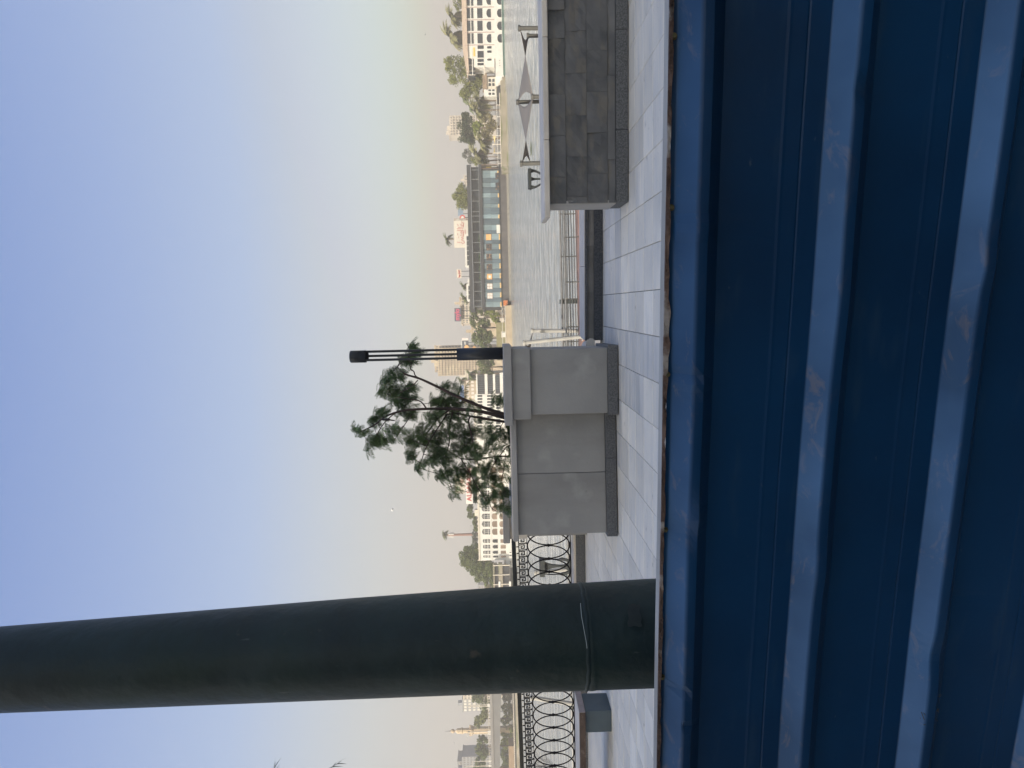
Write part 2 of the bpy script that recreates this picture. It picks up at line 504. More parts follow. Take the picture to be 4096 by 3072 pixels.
# --- slate wall block on the right
O4, u4, b4, W4 = frame((2516, 808), (2515, 0))
W4 += 1.6
root = thing('slate_wall', O4, 'low wall faced with dark split slate, pale stone coping and granite foot', 'wall')
A4 = lambda y: a_of(O4, u4, y)
lv = [2464, 2433, 2351, 2267, 2200]
zs = [zat(O4, v) for v in lv]
bevel(MB().obox(O4, u4, b4, 0, A4(520) - .002, 0, .60, .009, zs[0] - .004).build('granite_base', M_granite, root), .004)
bevel(MB().obox(O4, u4, b4, A4(520) + .002, A4(120), 0, .60, .009, zs[0] - .004).build('granite_base', M_granite, root), .004)
bevel(MB().obox(O4, u4, b4, A4(120) + .003, W4, 0, .60, .009, zs[0] - .004).build('granite_base', M_granite, root), .004)
MB().obox(O4, u4, b4, .035, W4, .05, .56, zs[0] - .004, zs[4]).build('core', M_granite2, root)
def slate(O, u, w, a0, a1, z0, z1, root, seed, front=0.02, rough=.020, material=None):
    rr = random.Random(seed)
    nx, nz = max(2, int((a1-a0)/.07)), max(1, int((z1-z0)/.06))
    nx, nz = min(nx, 8), min(nz, 4)
    m = MB(); g = .0014
    a0 += g; a1 -= g; z0 += g; z1 -= g
    tilt = rr.uniform(-.5, .5); lay = rr.random()
    cut = rr.uniform(.2, .9); step = rr.choice([0, .008, .012, .018])
    pts = []
    for j in range(nz+1):
        for i in range(nx+1):
            fx, fz = i/nx, j/nz
            d = rr.uniform(-rough, rough)*.35 + (fx-.5)*tilt*rough
            if fz > cut + .25*math.sin(fx*5+lay*6): d += step
            edge = (i in (0, nx)) or (j in (0, nz))
            if edge: d += .003
            b = front + d
            P = O + u*(a0+(a1-a0)*fx) + w*b
            pts.append((P.x, P.y, z0+(z1-z0)*fz))
    fs = [(j*(nx+1)+i, j*(nx+1)+i+1, (j+1)*(nx+1)+i+1, (j+1)*(nx+1)+i) for j in range(nz) for i in range(nx)]
    m.add(pts, fs)
    # sides back to the wall core
    ring = [(i, 0) for i in range(nx+1)] + [(nx, j) for j in range(1, nz+1)] + [(i, nz) for i in range(nx-1, -1, -1)] + [(0, j) for j in range(nz-1, 0, -1)]
    rv = [pts[j*(nx+1)+i] for i, j in ring]
    bv = [(x + w.x*.06, y + w.y*.06, z) for x, y, z in rv]
    k = len(rv)
    m.add(rv + bv, [(i, i+k, (i+1) % k + k, (i+1) % k) for i in range(k)])
    return m.build('stone_tile', material or M_slate, root)
cuts = [[696, 530, 366, 199, 30], [725, 560, 360, 180, 10], [785, 640, 459, 290, 120], [705, 540, 373, 205, 35]]
cuts = [[640, 300], [696, 530, 366, 199], [785, 624, 459, 290, 120], [705, 540, 373, 150, 35]]
sd_ = 0
for k, cs in enumerate(cuts):
    zz0, zz1 = zs[k], zs[k+1]
    ys = [None] + cs
    aa = [0.0] + [A4(c) for c in cs] + [A4(-130), W4]
    for i in range(len(aa)-1):
        sd_ += 1
        slate(O4, u4, b4, aa[i], aa[i+1], zz0, zz1, root, sd_)
    # end face on the left, seen along the wall
bevel(MB().obox(O4, u4, b4, -.012, .03, .035, .58, zs[0] - .004, zs[4]).build('end_slab', M_cap, root), .003)
zt = zat(O4 - b4*.0, 2177)
for a0, a1 in ((-.16, A4(560)), (A4(560)+.003, A4(150)), (A4(150)+.003, W4)):
    bevel(MB().obox(O4, u4, b4, a0, a1, -.045, .64, zs[4] + .001, zt).build('coping', M_capw, root), .014, 3)

# --- low slate kerb wall in the middle, towards the river
O5, u5, b5, W5 = frame((2411, 1345), (2412, 820))
root = thing('slate_kerb', O5, 'long low slate-faced kerb between the lamp pillar and the slate wall, railings showing over it', 'low wall')
za, zb_, zc, zd = zat(O5, 2377), zat(O5, 2349), zat(O5, 2341), 0
Lk = W5 + 1.2
A5 = lambda y: a_of(O5, u5, y)
pts = [-.06, A5(1010), A5(640)]
for i in range(2):
    bevel(MB().obox(O5, u5, b5, pts[i] + .002, pts[i+1], 0, .6, 0, za).build('granite_base', M_granite2, root), .004)
for i, (p, q) in enumerate(zip([-.06, A5(1170), A5(985), A5(800)], [A5(1170), A5(985), A5(800), A5(640)])):
    slate(O5, u5, b5, p, q, za + .001, zb_, root, 200 + i, front=.03, rough=.006, material=mat('pale_slate', (.30,.285,.265), .75, col2=(.20,.19,.18), scale=2.4, vary=.1, bump=.4, bscale=9, extra=patch((.13,.125,.12), 2.8, .55, .7, amount=.5)))
MB().obox(O5, u5, b5, -.05, Lk, .07, .6, za, zb_).build('core', M_granite2, root)
for i, (p, q) in enumerate(((-.06, A5(1068)), (A5(1068)+.003, Lk))):
    bevel(MB().obox(O5, u5, b5, p, q, -.01, .62, zb_, zc).build('coping_edge', M_granite, root), .003)
    bevel(MB().obox(O5, u5, b5, p + .001, q - .001, .0, .61, zc, zc + .012).build('coping', M_capw, root), .003)
# --- rounded white stone end against the pillar
P = pZ(2378, 1376, .12)
ox, oy = P.x, P.y
poly = [(0, 0), (.24, 0), (.27, .03), (.275, .07), (.25, .115), (.20, .135), (0, .135)]
m = MB().prism([(ox - .19 + a, .12 + c) for a, c in poly], oy - .05, oy + .5)
o = bevel(m.build('stone_end', M_capw), .006)
tag(o, 'small rounded white marble end stone against the foot of the lamp pillar', 'end stone')

# --- kerb under the fence
O6, u6, b6, W6 = frame((2353, 3072), (2341, 2150))
root = thing('fence_kerb', O6, 'granite kerb under the black iron fence, pale strip along its top', 'kerb')
A6 = lambda y: a_of(O6, u6, y)
z6 = zat(O6, 2317); z6t = z6
cs = [-2.2, A6(2830), A6(2400), W6 + .9]
for i in range(3):
    bevel(MB().obox(O6, u6, b6, cs[i]+.002, cs[i+1], 0, .5, .004, z6).build('granite_block', M_granite, root), .005)
    bevel(MB().obox(O6, u6, b6, cs[i]+.002, cs[i+1], .04, .46, z6, z6 + .045).build('marble_strip', M_capw, root), .004)
KZ = z6 + .045

# ================================================================== IRON FENCE
M_iron = mat('black_iron', (.012,.011,.013), .8, spec=.2, metal=.0, col2=(.01,.01,.012), scale=6, bump=.1)
M_rail = mat('dark_rail', (.028,.033,.036), .4, col2=(.02,.023,.026), scale=4)
fyr = 13.35
PR_, PL_ = pY(2300, 2165, fyr), None
dA = pZ(2353, 3072, 0); dB = pZ(2341, 2150, 0)
fu = (dA - dB); fu.z = 0; fu.normalize()                # runs to the left
FO = dB + b6 * .25; FO.z = 0
def f_at(y):                                              # metres along the fence to picture row y
    k = ray(2200, y); k = k.x / k.y
    return (k * FO.y - FO.x) / (fu.x - k * fu.y)
t0_, t1_ = f_at(2165), f_at(3072)
def fz(t, frac):                                          # height at a fraction of the way down from the rail
    s = (t - t0_) / (t1_ - t0_)
    P = FO + fu * t0_; Q = FO + fu * t1_
    top = zat(P, 2046) * (1-s) + zat(Q, 2080) * s
    bot = zat(P, 2283) * (1-s) + zat(Q, 2303) * s
    return top + (bot - top) * frac
def FP(t, frac, off=0):
    p = FO + fu * t
    return Vector((p.x + b6.x*off, p.y + b6.y*off, fz(t, frac)))
T_END = t1_ + 2.6
root = thing('iron_fence', FO + fu * t0_, 'black wrought iron fence of overlapping ovals under a Greek key border', 'fence')
def bar(name, f0, f1, dep, material=M_iron, t0=t0_ - .12, t1=T_END):
    m = MB()
    p = []
    for t, fr in ((t0, f1), (t1, f1)):
        p.append(FP(t, fr))
    q = [FP(t0, f0), FP(t1, f0)]
    d = b6 * dep / 2
    m.hexa([p[1]-d, p[0]-d, p[0]+d, p[1]+d, q[1]-d, q[0]-d, q[0]+d, q[1]+d])
    return m.build(name, material, root)
bevel(bar('handrail', 0.0, .072, .07, M_rail), .008)
bar('flat_bar', .253, .262, .02)
bar('bottom_bar', .985, 1.0, .02)
sp = .2535 * (13.35 / 12.95)
node0 = f_at(2181)
# ovals
nn = int((T_END - node0) / sp) + 1
def oval(t):
    m = MB(); pts = []
    for k in range(40):
        a = 2*math.pi*k/40
        fr = .622 - .356*math.cos(a)
        pts.append(FP(t + sp*.97*math.sin(a), fr, .006 if int(round((t-node0)/sp)) % 2 else -.006))
    n = len(pts); b = 0
    # closed ring of six-sided bar
    for i in range(n):
        p = pts[i]; d = (pts[(i+1) % n] - pts[i-1]).normalized()
        g = Vector((b6.x, b6.y, 0)); e = d.cross(g).normalized()
        for k in range(6):
            a = 2*math.pi*k/6
            m.v.append(tuple(p + (e*math.cos(a) + g*math.sin(a)) * .0125))
    for i in range(n):
        j = (i+1) % n
        for k in range(6):
            k2 = (k+1) % 6
            m.f.append((i*6+k, i*6+k2, j*6+k2, j*6+k))
    return m.build('oval_ring', M_iron, root, smooth=True)
for k in range(-2, nn):
    t = node0 + k*sp
    if t < t0_ - .22: continue
    oval(t)
for k in range(0, nn + 1):
    c = FP(node0 + k*sp, .622)
    m = MB()
    m.ball(c, .032, .026, .034, 8, 6)
    m.tube([c - Vector((0,0,.055)), c + Vector((0,0,.055))], [.012,.012], 6)
    for s in (-.04, .04):
        m.tube([c + Vector((0,0,s-.006)), c + Vector((0,0,s+.006))], [.02,.02], 8)
    m.build('collar', M_iron, root, smooth=False)
# Greek key units
ks = sp * .4895
nk = int((T_END - t0_) / ks)
def seg(m, t, a, b, c, d):
    """flat bar from (a, b) to (c, d) in key units: x 0..1 along, y 0..1 down"""
    hw = .054
    if a == c:
        lo, hi = min(b, d) - hw, max(b, d) + hw
        x0, x1 = a - hw*1.25, a + hw*1.25
    else:
        x0, x1 = min(a, c) - hw*1.25, max(a, c) + hw*1.25
        lo, hi = b - hw, b + hw
    F_ = lambda x, y: FP(t + (1-x)*ks, .085 + y*.158)
    p = [F_(x0, hi), F_(x1, hi), F_(x0, lo), F_(x1, lo)]
    e = b6 * .006
    m.hexa([p[0]-e, p[1]-e, p[1]+e, p[0]+e, p[2]-e, p[3]-e, p[3]+e, p[2]+e])
for k in range(nk):
    t = t0_ - .1 + k*ks
    m = MB()
    for s in ((0, .22, .78, .22), (.78, .22, .78, .80), (.78, .80, .26, .80), (.26, .80, .26, .47), (.26, .47, .52, .47), (.52,.47,.52,.60),
              (0, .22, 0, 1.0), (0, 1.0, .10, 1.0), (1.0, .22, .9, .22), (.5, .22, .5, 0), (.02, 1.0, .02, 1.08)):
        seg(m, t, *s)
    m.build('greek_key', M_iron, root)

# ================================================================== STONE BENCH
M_marble_b = mat('brown_marble', (.13,.085,.065), .45, col2=(.07,.045,.035), scale=5, stretch=(1,1,3), bump=.2, extra=patch((.24,.19,.16), 16, .60, .70, amount=.6))
M_pink = mat('sawn_stone_end', (.36,.30,.29), .7, col2=(.30,.25,.24), scale=20)
M_bpaint = mat('blue_grey_paint', (.085,.115,.135), .55, col2=(.06,.085,.10), scale=2.5, bump=.1)
u7, b7 = u6, b6
zt7, zb7 = None, None
P = pZ(2446, 2928, 0); Pr = pZ(2446, 2850, 0)
OB = Vector((Pr.x, Pr.y, 0))
root = thing('stone_bench', OB, 'stone bench with brown marble slab and blue-grey block leg before the iron fence', 'bench')
Q = OB - b7 * .06
ztop, zbot = zat(Q, 2318), zat(Q, 2342)
AB = lambda y, v=2330: a_of(Q, u7, y, v)
xr = AB(2849)
bevel(MB().obox(Q, u7, b7, xr - 2.6, xr - .008, 0, .62, zbot, ztop).build('slab', M_marble_b, root), .006)
MB().obox(Q, u7, b7, xr - .008, xr, .001, .619, zbot + .001, ztop - .001).build('slab_end', M_pink, root)
MB().obox(Q, u7, b7, xr - 2.58, xr - .01, .03, .6, ztop, ztop + .004).build('slab_top', M_capw, root)
xl = a_of(OB, u7, 2928, 2430); xr2 = a_of(OB, u7, 2842, 2430)
for a0 in (xl, xl - 1.75):
    bevel(MB().obox(OB, u7, b7, a0, a0 + (xr2 - xl), .0, .50, 0, zbot).build('leg', M_bpaint, root), .008)

# ================================================================== BOLLARD LAMP on the pillar
M_lamp = mat('charcoal_powder_coat', (.022,.026,.034), .45, col2=(.018,.021,.028), scale=5)
LP = pY(2010, 1413, O1.y + .35)
LP = Vector((LP.x, LP.y, CAPZ))
root = thing('bollard_lamp', LP, 'slim charcoal bollard lamp with an open three-rod middle standing on the pillar', 'lamp')
def lz(v): return zat(LP, v)
def vt(zz): return Vector((LP.x, LP.y, zz))
rb = 24.5 / F * LP.y
MB().tube([vt(CAPZ), vt(lz(1828))], rb, 28).build('base_tube', M_lamp, root, smooth=False)
MB().tube([vt(lz(1465)), vt(lz(1406)), vt(lz(1403)), vt(lz(1401))], [rb, rb, rb*.97, rb*.85], 28).build('cap', M_lamp, root)
MB().tube([vt(lz(1472)), vt(lz(1465))], rb*.8, 20).build('lamp_ring', M_iron, root)
for a in (15, 84, 218):
    t = rad(a)
    d = Vector((math.cos(t), math.sin(t), 0)) * rb * .80
    MB().tube([vt(lz(1830)) + d, vt(lz(1464)) + d], rb*.2, 8).build('rod', M_lamp, root)
for o in kids(root):
    if o.name.startswith(('base_tube', 'cap')):
        o.data.polygons.foreach_set('use_smooth', [len(p.vertices) == 4 for p in o.data.polygons])

# ================================================================== BIG STEEL COLUMN on the left
M_col = mat('dark_green_column_paint', (.015,.034,.034), .52, spec=.35, col2=(.008,.019,.020), scale=2.4, bump=.4, bscale=11,
            extra=chain(patch((.03,.038,.038), 3.5, .60, .78, stretch=(1,1,.6), amount=.6), patch((.006,.022,.012), 1.3, .55, .7, amount=.7), patch((.09,.10,.09), 30, .70, .76, stretch=(1,1,.25), amount=.6), patch((.10,.08,.06), 8, .70, .75, amount=.5)))
CD = 3.0
def colc(v, yl, yr):
    c = pN(v, (yl + yr)/2, CD)
    return c, (yl - yr) / 2 / F * CD * .985
prof = [(-700, 2868, 2570), (0, 2841, 2510), (700, 2813, 2455), (1400, 2784, 2398), (2052, 2758, 2350), (2330, 2749, 2336), (2350, 2750.5, 2333), (2366, 2747.5, 2334), (2600, 2739, 2320)]
pts, rs = [], []
for v, yl, yr in prof:
    c, rr = colc(v, yl, yr); pts.append(c); rs.append(rr)
# down to the paving
d = (pts[-1] - pts[-2]).normalized()
while pts[-1].z > 0.0:
    pts.append(pts[-1] + d * min(.3, max(.02, pts[-1].z))); rs.append(rs[-1] * 1.0)
    if pts[-1].z < .03: break
base = Vector((pts[-1].x, pts[-1].y, 0))
root = thing('steel_column', base, 'thick dark green painted steel column rising out of the picture', 'column')
dense_p, dense_r = [], []
for i in range(len(pts)-1):
    for k in range(4):
        s = k/4
        dense_p.append(pts[i].lerp(pts[i+1], s)); dense_r.append(rs[i]*(1-s)+rs[i+1]*s)
dense_p.append(pts[-1]); dense_r.append(rs[-1])
o = MB().tube(dense_p, dense_r, 72).build('shaft', M_col, root, smooth=True)
kk = [i for i, p in enumerate(dense_p) if abs((p-EYE).dot(w_) + 305/F*CD) < .03][:1] or [len(dense_p)//2]
wp, wr = dense_p[kk[0]], dense_r[kk[0]]
m = MB(); n0 = 72
for j in range(n0):
    t = 2*math.pi*j/n0; e = Vector((math.cos(t), math.sin(t), 0)); u = .0018*math.sin(j*1.7) + .0012*math.sin(j*.6)
    for dz, q2 in ((-.012+u, -.002), (-.004+u, .004+.001*math.sin(j*2.3)), (.005+u, .004), (.012+u, -.002)):
        P = wp + e*(wr+q2) + Vector((0,0,dz)); m.v.append(tuple(P))
for j in range(n0):
    for q3 in range(3):
        a1, a2 = j*4+q3, ((j+1)%n0)*4+q3
        m.f.append((a1, a2, a2+1, a1+1))
m.build('weld_seam', M_col, root, smooth=True)
MB().tube([base, base + Vector((0,0,.03))], rs[-1]*1.7, 8).build('foot_plate', M_col, root)
# thin pale wire wrapped round the shaft and a peeling sticker
def on_col(v, y, lift=.004):
    k = min(range(len(prof)-1), key=lambda i: abs(prof[i][0]-v))
    i = max(0, min(len(prof)-2, k if prof[k][0] <= v else k-1))
    s = (v - prof[i][0]) / (prof[i+1][0]-prof[i][0])
    yl = prof[i][1]*(1-s)+prof[i+1][1]*s; yr = prof[i][2]*(1-s)+prof[i+1][2]*s
    yc, R_ = (yl+yr)/2, (yl-yr)/2
    h = max(-.98, min(.98, (y-yc)/R_))
    rad_ = R_/F*CD*.985
    dep = CD - (math.sqrt(1-h*h)) * (rad_ + lift)
    return pN(v, yc, dep) - r_ * h * (rad_ + lift)
wire = [on_col(v, y, .006) for v, y in ((2322,2422),(2326,2470),(2336,2520),(2346,2570),(2352,2620),(2353,2660),(2350,2700),(2345,2742))]
MB().tube(wire, .0013, 5).build('wire', mat('pale_wire', (.45,.5,.47), .5), root)
g = MB()
a = [on_col(2512 + 9*j + .05*i*j*8 + 3*math.sin(i*2.1), 2424 + 14*i + 3*math.sin(j*2), .004) for j in range(6) for i in range(7)]
g.add(a, [(j*7+i, j*7+i+1, j*7+i+8, j*7+i+7) for j in range(5) for i in range(6)]); g.build('peeling_sticker', mat('old_sticker', (.035,.045,.043), .35, col2=(.02,.028,.028), scale=12), root)

# ================================================================== BLUE CORRUGATED FENCE in front of the camera
def blue_extra():
    def f(m, N, L, out, vec):
        # rust and dirt patches settle on upward-facing slopes: driven by the surface itself
        ge = N.new('ShaderNodeAttribute'); ge.attribute_name = 'ledge'; ge.attribute_type = 'GEOMETRY'
        no = N.new('ShaderNodeTexNoise'); no.inputs['Scale'].default_value = 27; no.inputs['Detail'].default_value = 12; no.inputs['Roughness'].default_value = .68; no.inputs['Distortion'].default_value = .8
        mq = N.new('ShaderNodeMapping'); mq.inputs['Scale'].default_value = (.42, .6, 1)
        L.new(vec, mq.inputs[0]); L.new(mq.outputs[0], no.inputs['Vector'])
        mr = N.new('ShaderNodeMapRange'); mr.inputs[1].default_value = .54; mr.inputs[2].default_value = .62; mr.inputs[4].default_value = .7
        L.new(no.outputs[0], mr.inputs[0])
        mu = N.new('ShaderNodeMath'); mu.operation = 'MULTIPLY'
        L.new(mr.outputs[0], mu.inputs[0]); L.new(ge.outputs['Fac'], mu.inputs[1])
        o1 = mixin(N, L, mu.outputs[0], out, (.19,.13,.085))
        # paler blue on the ledges: sky light on the slopes put into the colour
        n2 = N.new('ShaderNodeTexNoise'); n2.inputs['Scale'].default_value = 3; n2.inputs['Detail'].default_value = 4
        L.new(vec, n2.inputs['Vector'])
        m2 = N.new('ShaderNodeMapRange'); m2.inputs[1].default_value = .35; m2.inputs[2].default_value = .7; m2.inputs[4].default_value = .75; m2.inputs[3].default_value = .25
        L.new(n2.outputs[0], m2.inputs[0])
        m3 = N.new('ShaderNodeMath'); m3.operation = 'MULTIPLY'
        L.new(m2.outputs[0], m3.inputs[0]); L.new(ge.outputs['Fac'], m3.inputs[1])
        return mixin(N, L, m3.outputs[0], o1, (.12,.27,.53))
    return f
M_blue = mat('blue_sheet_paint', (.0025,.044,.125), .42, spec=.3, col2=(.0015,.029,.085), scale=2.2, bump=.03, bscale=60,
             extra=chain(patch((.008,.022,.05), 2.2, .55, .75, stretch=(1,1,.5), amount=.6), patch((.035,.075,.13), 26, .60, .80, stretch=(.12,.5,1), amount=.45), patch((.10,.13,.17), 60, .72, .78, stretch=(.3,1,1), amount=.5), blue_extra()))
SO = pN(2707, 0, 1.149)
SE = pN(2649, 3072, 1.537)
su = (SE - SO); SL = su.length; su.normalize()
sdn = -w_.copy()
sdn = (sdn - su * sdn.dot(su)).normalized()
sout = su.cross(sdn).normalized()
if sout.dot(EYE - SO) < 0: sout = -sout
q, s1, s2, s3 = .030, .036, .056, .078
prof = [(-.0075, 0, 0)]
ledges = []
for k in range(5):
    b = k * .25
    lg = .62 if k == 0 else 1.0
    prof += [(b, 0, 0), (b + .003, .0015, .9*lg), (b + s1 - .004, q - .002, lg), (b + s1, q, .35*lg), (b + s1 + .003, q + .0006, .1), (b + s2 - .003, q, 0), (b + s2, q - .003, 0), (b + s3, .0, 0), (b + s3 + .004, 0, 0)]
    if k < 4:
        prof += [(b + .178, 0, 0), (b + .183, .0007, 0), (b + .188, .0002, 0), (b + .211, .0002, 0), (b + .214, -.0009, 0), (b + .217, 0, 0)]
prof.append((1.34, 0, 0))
NS = 340
rr = random.Random(5)
dents = [(-.02 + .62*SL, .03, .050, .022, .009), (.60*SL, .045, .03, .03, -.006), (.24*SL, .04, .012, .06, -.005), (.415*SL, .03, .006, .03, .004), (.86*SL, .033, .012, .012, .005),
         (.30*SL, .54, .03, .03, -.004), (.82*SL, .545, .04, .02, .006), (.68*SL, .30, .05, .05, -.004), (.33*SL, .30, .08, .04, -.003), (.425*SL, .036, .004, .03, -.004), (.43*SL, .036, .02, .02, .003), (.915*SL, .046, .007, .008, .006), (.10*SL, .30, .02, .012, .005), (.74*SL, .59, .012, .02, .005)]
vs, at = [], []
X0, X1 = -2.6, SL + 1.6
for i in range(NS + 1):
    t = X0 + (X1 - X0) * i / NS
    for s, qq, l in prof:
        dd = 0
        for c, cs, wt, ws, am in dents:
            dd += 1.7 * am * math.exp(-((t-c)/wt)**2 - ((s-cs)/ws)**2) * (1 if qq > .001 else .3)
        wob = .0012*math.sin(t*3.1 + s*4) + .0006*math.sin(t*11 + s*9)
        P = SO + su*t + sdn*(s + wob) + sout*(qq - dd + .002*math.sin(t*2.3+s*7))
        vs.append(tuple(P)); at.append(l)
np_ = len(prof)
fs = [(i*np_+j, (i+1)*np_+j, (i+1)*np_+j+1, i*np_+j+1) for i in range(NS) for j in range(np_-1)]
root = thing('blue_metal_fence', Vector((SO.x, SO.y, 0)) + Vector((su.x, su.y, 0))*SL/2, 'blue corrugated metal fence with dirty rusting ribs right in front of the viewer', 'fence')
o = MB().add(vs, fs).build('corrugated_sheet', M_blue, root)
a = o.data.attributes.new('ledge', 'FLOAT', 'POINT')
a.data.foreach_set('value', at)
M_boardw = mat('weathered_white_board', (.50,.48,.44), .8, col2=(.38,.35,.31), scale=4, stretch=(1,6,1), bump=.2)
M_rust = mat('rusty_edge', (.20,.13,.10), .9, col2=(.075,.045,.035), scale=7, stretch=(1,1,1), bump=.6, bscale=90, lo=.42, hi=.6, extra=patch((.42,.38,.34), 11, .56, .62, amount=.8))
m = MB()
NB = 420; row = []
def lumps(t):
    return .0008*math.sin(t*23) + .0007*math.sin(t*71+1) + .0006*math.sin(t*190)
for i in range(NB + 1):
    t = X0 + (X1 - X0)*i/NB
    y = t / SL
    lump = .0055*math.exp(-((t/SL-.355)/.045)**2) * (.7+.5*math.sin(t*90)) + lumps(t)
    zt_, zl = -.0135 + .0004*math.sin(t*9), -.0062 + lump
    P = lambda s, qv: tuple(SO + su*t + sdn*s + sout*qv)
    row.append([P(zt_, -.030), P(zt_ , .004), P(zt_ + .0012, .006 + lumps(t*1.3)), P(zl, .0062 + lumps(t*2+1)), P(zl + .001, -.03)])
vs = [p for r in row for p in r]
top = MB().add(vs, [(i*5, i*5+1, (i+1)*5+1, (i+1)*5) for i in range(NB)]).build('board_top', M_boardw, root)
rim = MB().add(vs, [(i*5+j, i*5+j+1, (i+1)*5+j+1, (i+1)*5+j) for i in range(NB) for j in (1, 2, 3)] + [(i*5+4, i*5, (i+1)*5, (i+1)*5+4) for i in range(NB)]).build('rusty_rim', M_rust, root)
M_bolt = mat('rusted_bolt', (.16,.13,.07), .5, metal=.5, col2=(.05,.06,.03), scale=90)
for v, y in ((2694, 146), (2685, 830), (2668, 1497), (2660, 2117), (2648, 2705), (2641, 3260), (2700, -500)):
    t = (1536 - y) / F
    # nearest place on the sheet plane
    d = ray(v, y); k = (SO - EYE).dot(sout) / d.dot(sout)
    c = EYE + d*k
    m = MB()
    m.tube([c, c + sout*.0022], .0058, 14)
    m.tube([c + sout*.0022, c + sout*.0075], .0036, 6)
    m.build('bolt', M_bolt, root)
# loose dry stalks caught behind the third rib
m = MB()
dk = ray(3700, 2845); c0 = EYE + dk*((SO - EYE).dot(sout) + .02)/dk.dot(sout)
for k in range(16):
    a = c0 + r_*rr.uniform(-.035,.05) - w_*rr.uniform(-.006,.02)
    b_ = a + r_*rr.uniform(-.03,.03) - w_*rr.uniform(-.006,.015) - n_*rr.uniform(0,.012)
    m.tube([a, (a+b_)/2 + w_*.004, b_], .0007, 4)
tag(m.build('dry_stalks', mat('straw', (.10,.09,.06), .8)), 'tuft of dry stalks caught on the lower rib of the blue fence', 'dry stalks', kind=None)

# ================================================================== FEATHERY TREE in the planter
M_bark = mat('reddish_brown_bark', (.075,.050,.042), .8, col2=(.045,.03,.026), scale=8, bump=.4)
M_leaf = mat('feather_leaf', (.18,.26,.10), .55, col2=(.085,.15,.058), scale=2.0, vary=.35, trans=.42)
TY = O1.y + .95
def T(zx, zy, dy=0.0):                 # from a 2.212x crop at (1300, 1250)
    return pY(1300 + zx/2.212, 1250 + zy/2.212, TY + dy)
tb = T(1700, 945); tbase = Vector((tb.x, tb.y, z1 - .1))
tree = thing('feathery_tree', tbase, 'young feathery-leaved tree with bare reddish stems growing out of the planter', 'tree')
rt = random.Random(11)
limbs = [
 ([(1720,930,0),(1590,900,0),(1400,840,-.1),(1150,735,-.2),(1000,660,-.25),(850,590,-.3),(760,562,-.3),(700,545,-.3)], .032, .012),
 ([(850,590,-.3),(800,560,-.32),(785,520,-.32),(755,500,-.34),(765,450,-.36),(740,420,-.38),(745,330,-.4),(720,270,-.4)], .010, .005),
 ([(820,600,-.3),(770,650,-.2),(700,690,-.1),(640,720,-.1)], .009, .004),
 ([(760,565,-.3),(680,520,-.25),(640,480,-.2)], .009, .004),
 ([(1720,950,0),(1590,930,.05),(1400,880,.1),(1200,856,.15),(1050,850,.2),(900,853,.2),(760,860,.2),(640,880,.2),(530,925,.15),(430,1000,.1),(300,1060,.05)], .036, .008),
 ([(900,853,.2),(850,790,.1),(780,770,.05),(700,760,0),(600,740,0)], .013, .005),
 ([(640,880,.2),(570,930,.3),(500,1010,.3),(450,1100,.3),(420,1180,.3)], .011, .005),
 ([(770,900,.2),(700,1000,.25),(640,1090,.3),(600,1150,.3)], .008, .004),
 ([(1720,965,.1),(1580,965,.15),(1400,935,.2),(1300,920,.25),(1180,895,.3),(1080,900,.3)], .026, .010),
 ([(1100,865,.2),(1020,920,.3),(950,1000,.4),(880,1100,.5),(820,1180,.5),(760,1260,.5)], .014, .005),
 ([(1080,900,.3),(980,1050,.1),(900,1180,0),(860,1290,0),(820,1400,0)], .012, .004),
 ([(1290,915,.25),(1270,960,.2),(1290,1060,.1),(1310,1150,.1),(1345,1260,.1),(1350,1330,.1),(1390,1450,.1)], .014, .006),
 ([(1130,880,.2),(1100,1010,.3),(1100,1150,.4),(1060,1300,.4),(1080,1440,.4),(1130,1570,.4)], .013, .005),
 ([(1720,1180,.2),(1620,1180,.2),(1560,1250,.2),(1500,1330,.2),(1460,1420,.2),(1440,1500,.2)], .012, .005),
 ([(1720,1270,.3),(1500,1275,.3),(1350,1300,.3),(1200,1290,.3),(1100,1230,.3),(1000,1180,.3)], .013, .006),
 ([(1400,880,.1),(1330,800,0),(1280,780,0),(1230,800,0)], .008, .004),
 ([(1150,735,-.2),(1080,700,-.3),(1030,650,-.3)], .008, .004),
 ([(1600,1250,.2),(1580,1400,.2),(1560,1500,.2),(1600,1600,.2)], .008, .004),
 ([(1200,1290,.3),(1280,1420,.2),(1350,1550,.2),(1420,1650,.2),(1480,1740,.2)], .010, .004),
]
nodes = []
for pts, ra, rb_ in limbs:
    P = [T(*p) for p in pts]
    # smooth
    fine = []
    for i in range(len(P)-1):
        p0, p1, p2, p3 = P[max(0,i-1)], P[i], P[i+1], P[min(len(P)-1,i+2)]
        for k in range(3):
            t = k/3
            fine.append(.5*((2*p1) + (p2-p0)*t + (2*p0-5*p1+4*p2-p3)*t*t + (3*p1-p0-3*p2+p3)*t**3))
    fine.append(P[-1])
    n = len(fine)
    rs = [ra + (rb_-ra)*i/(n-1) for i in range(n)]
    rs = [r*.9*(1+rt.uniform(-.06,.06)) for r in rs]
    MB().tube(fine, rs, 7).build('stem' if ra > .02 else 'branch', M_bark, tree, smooth=True)
    nodes += fine
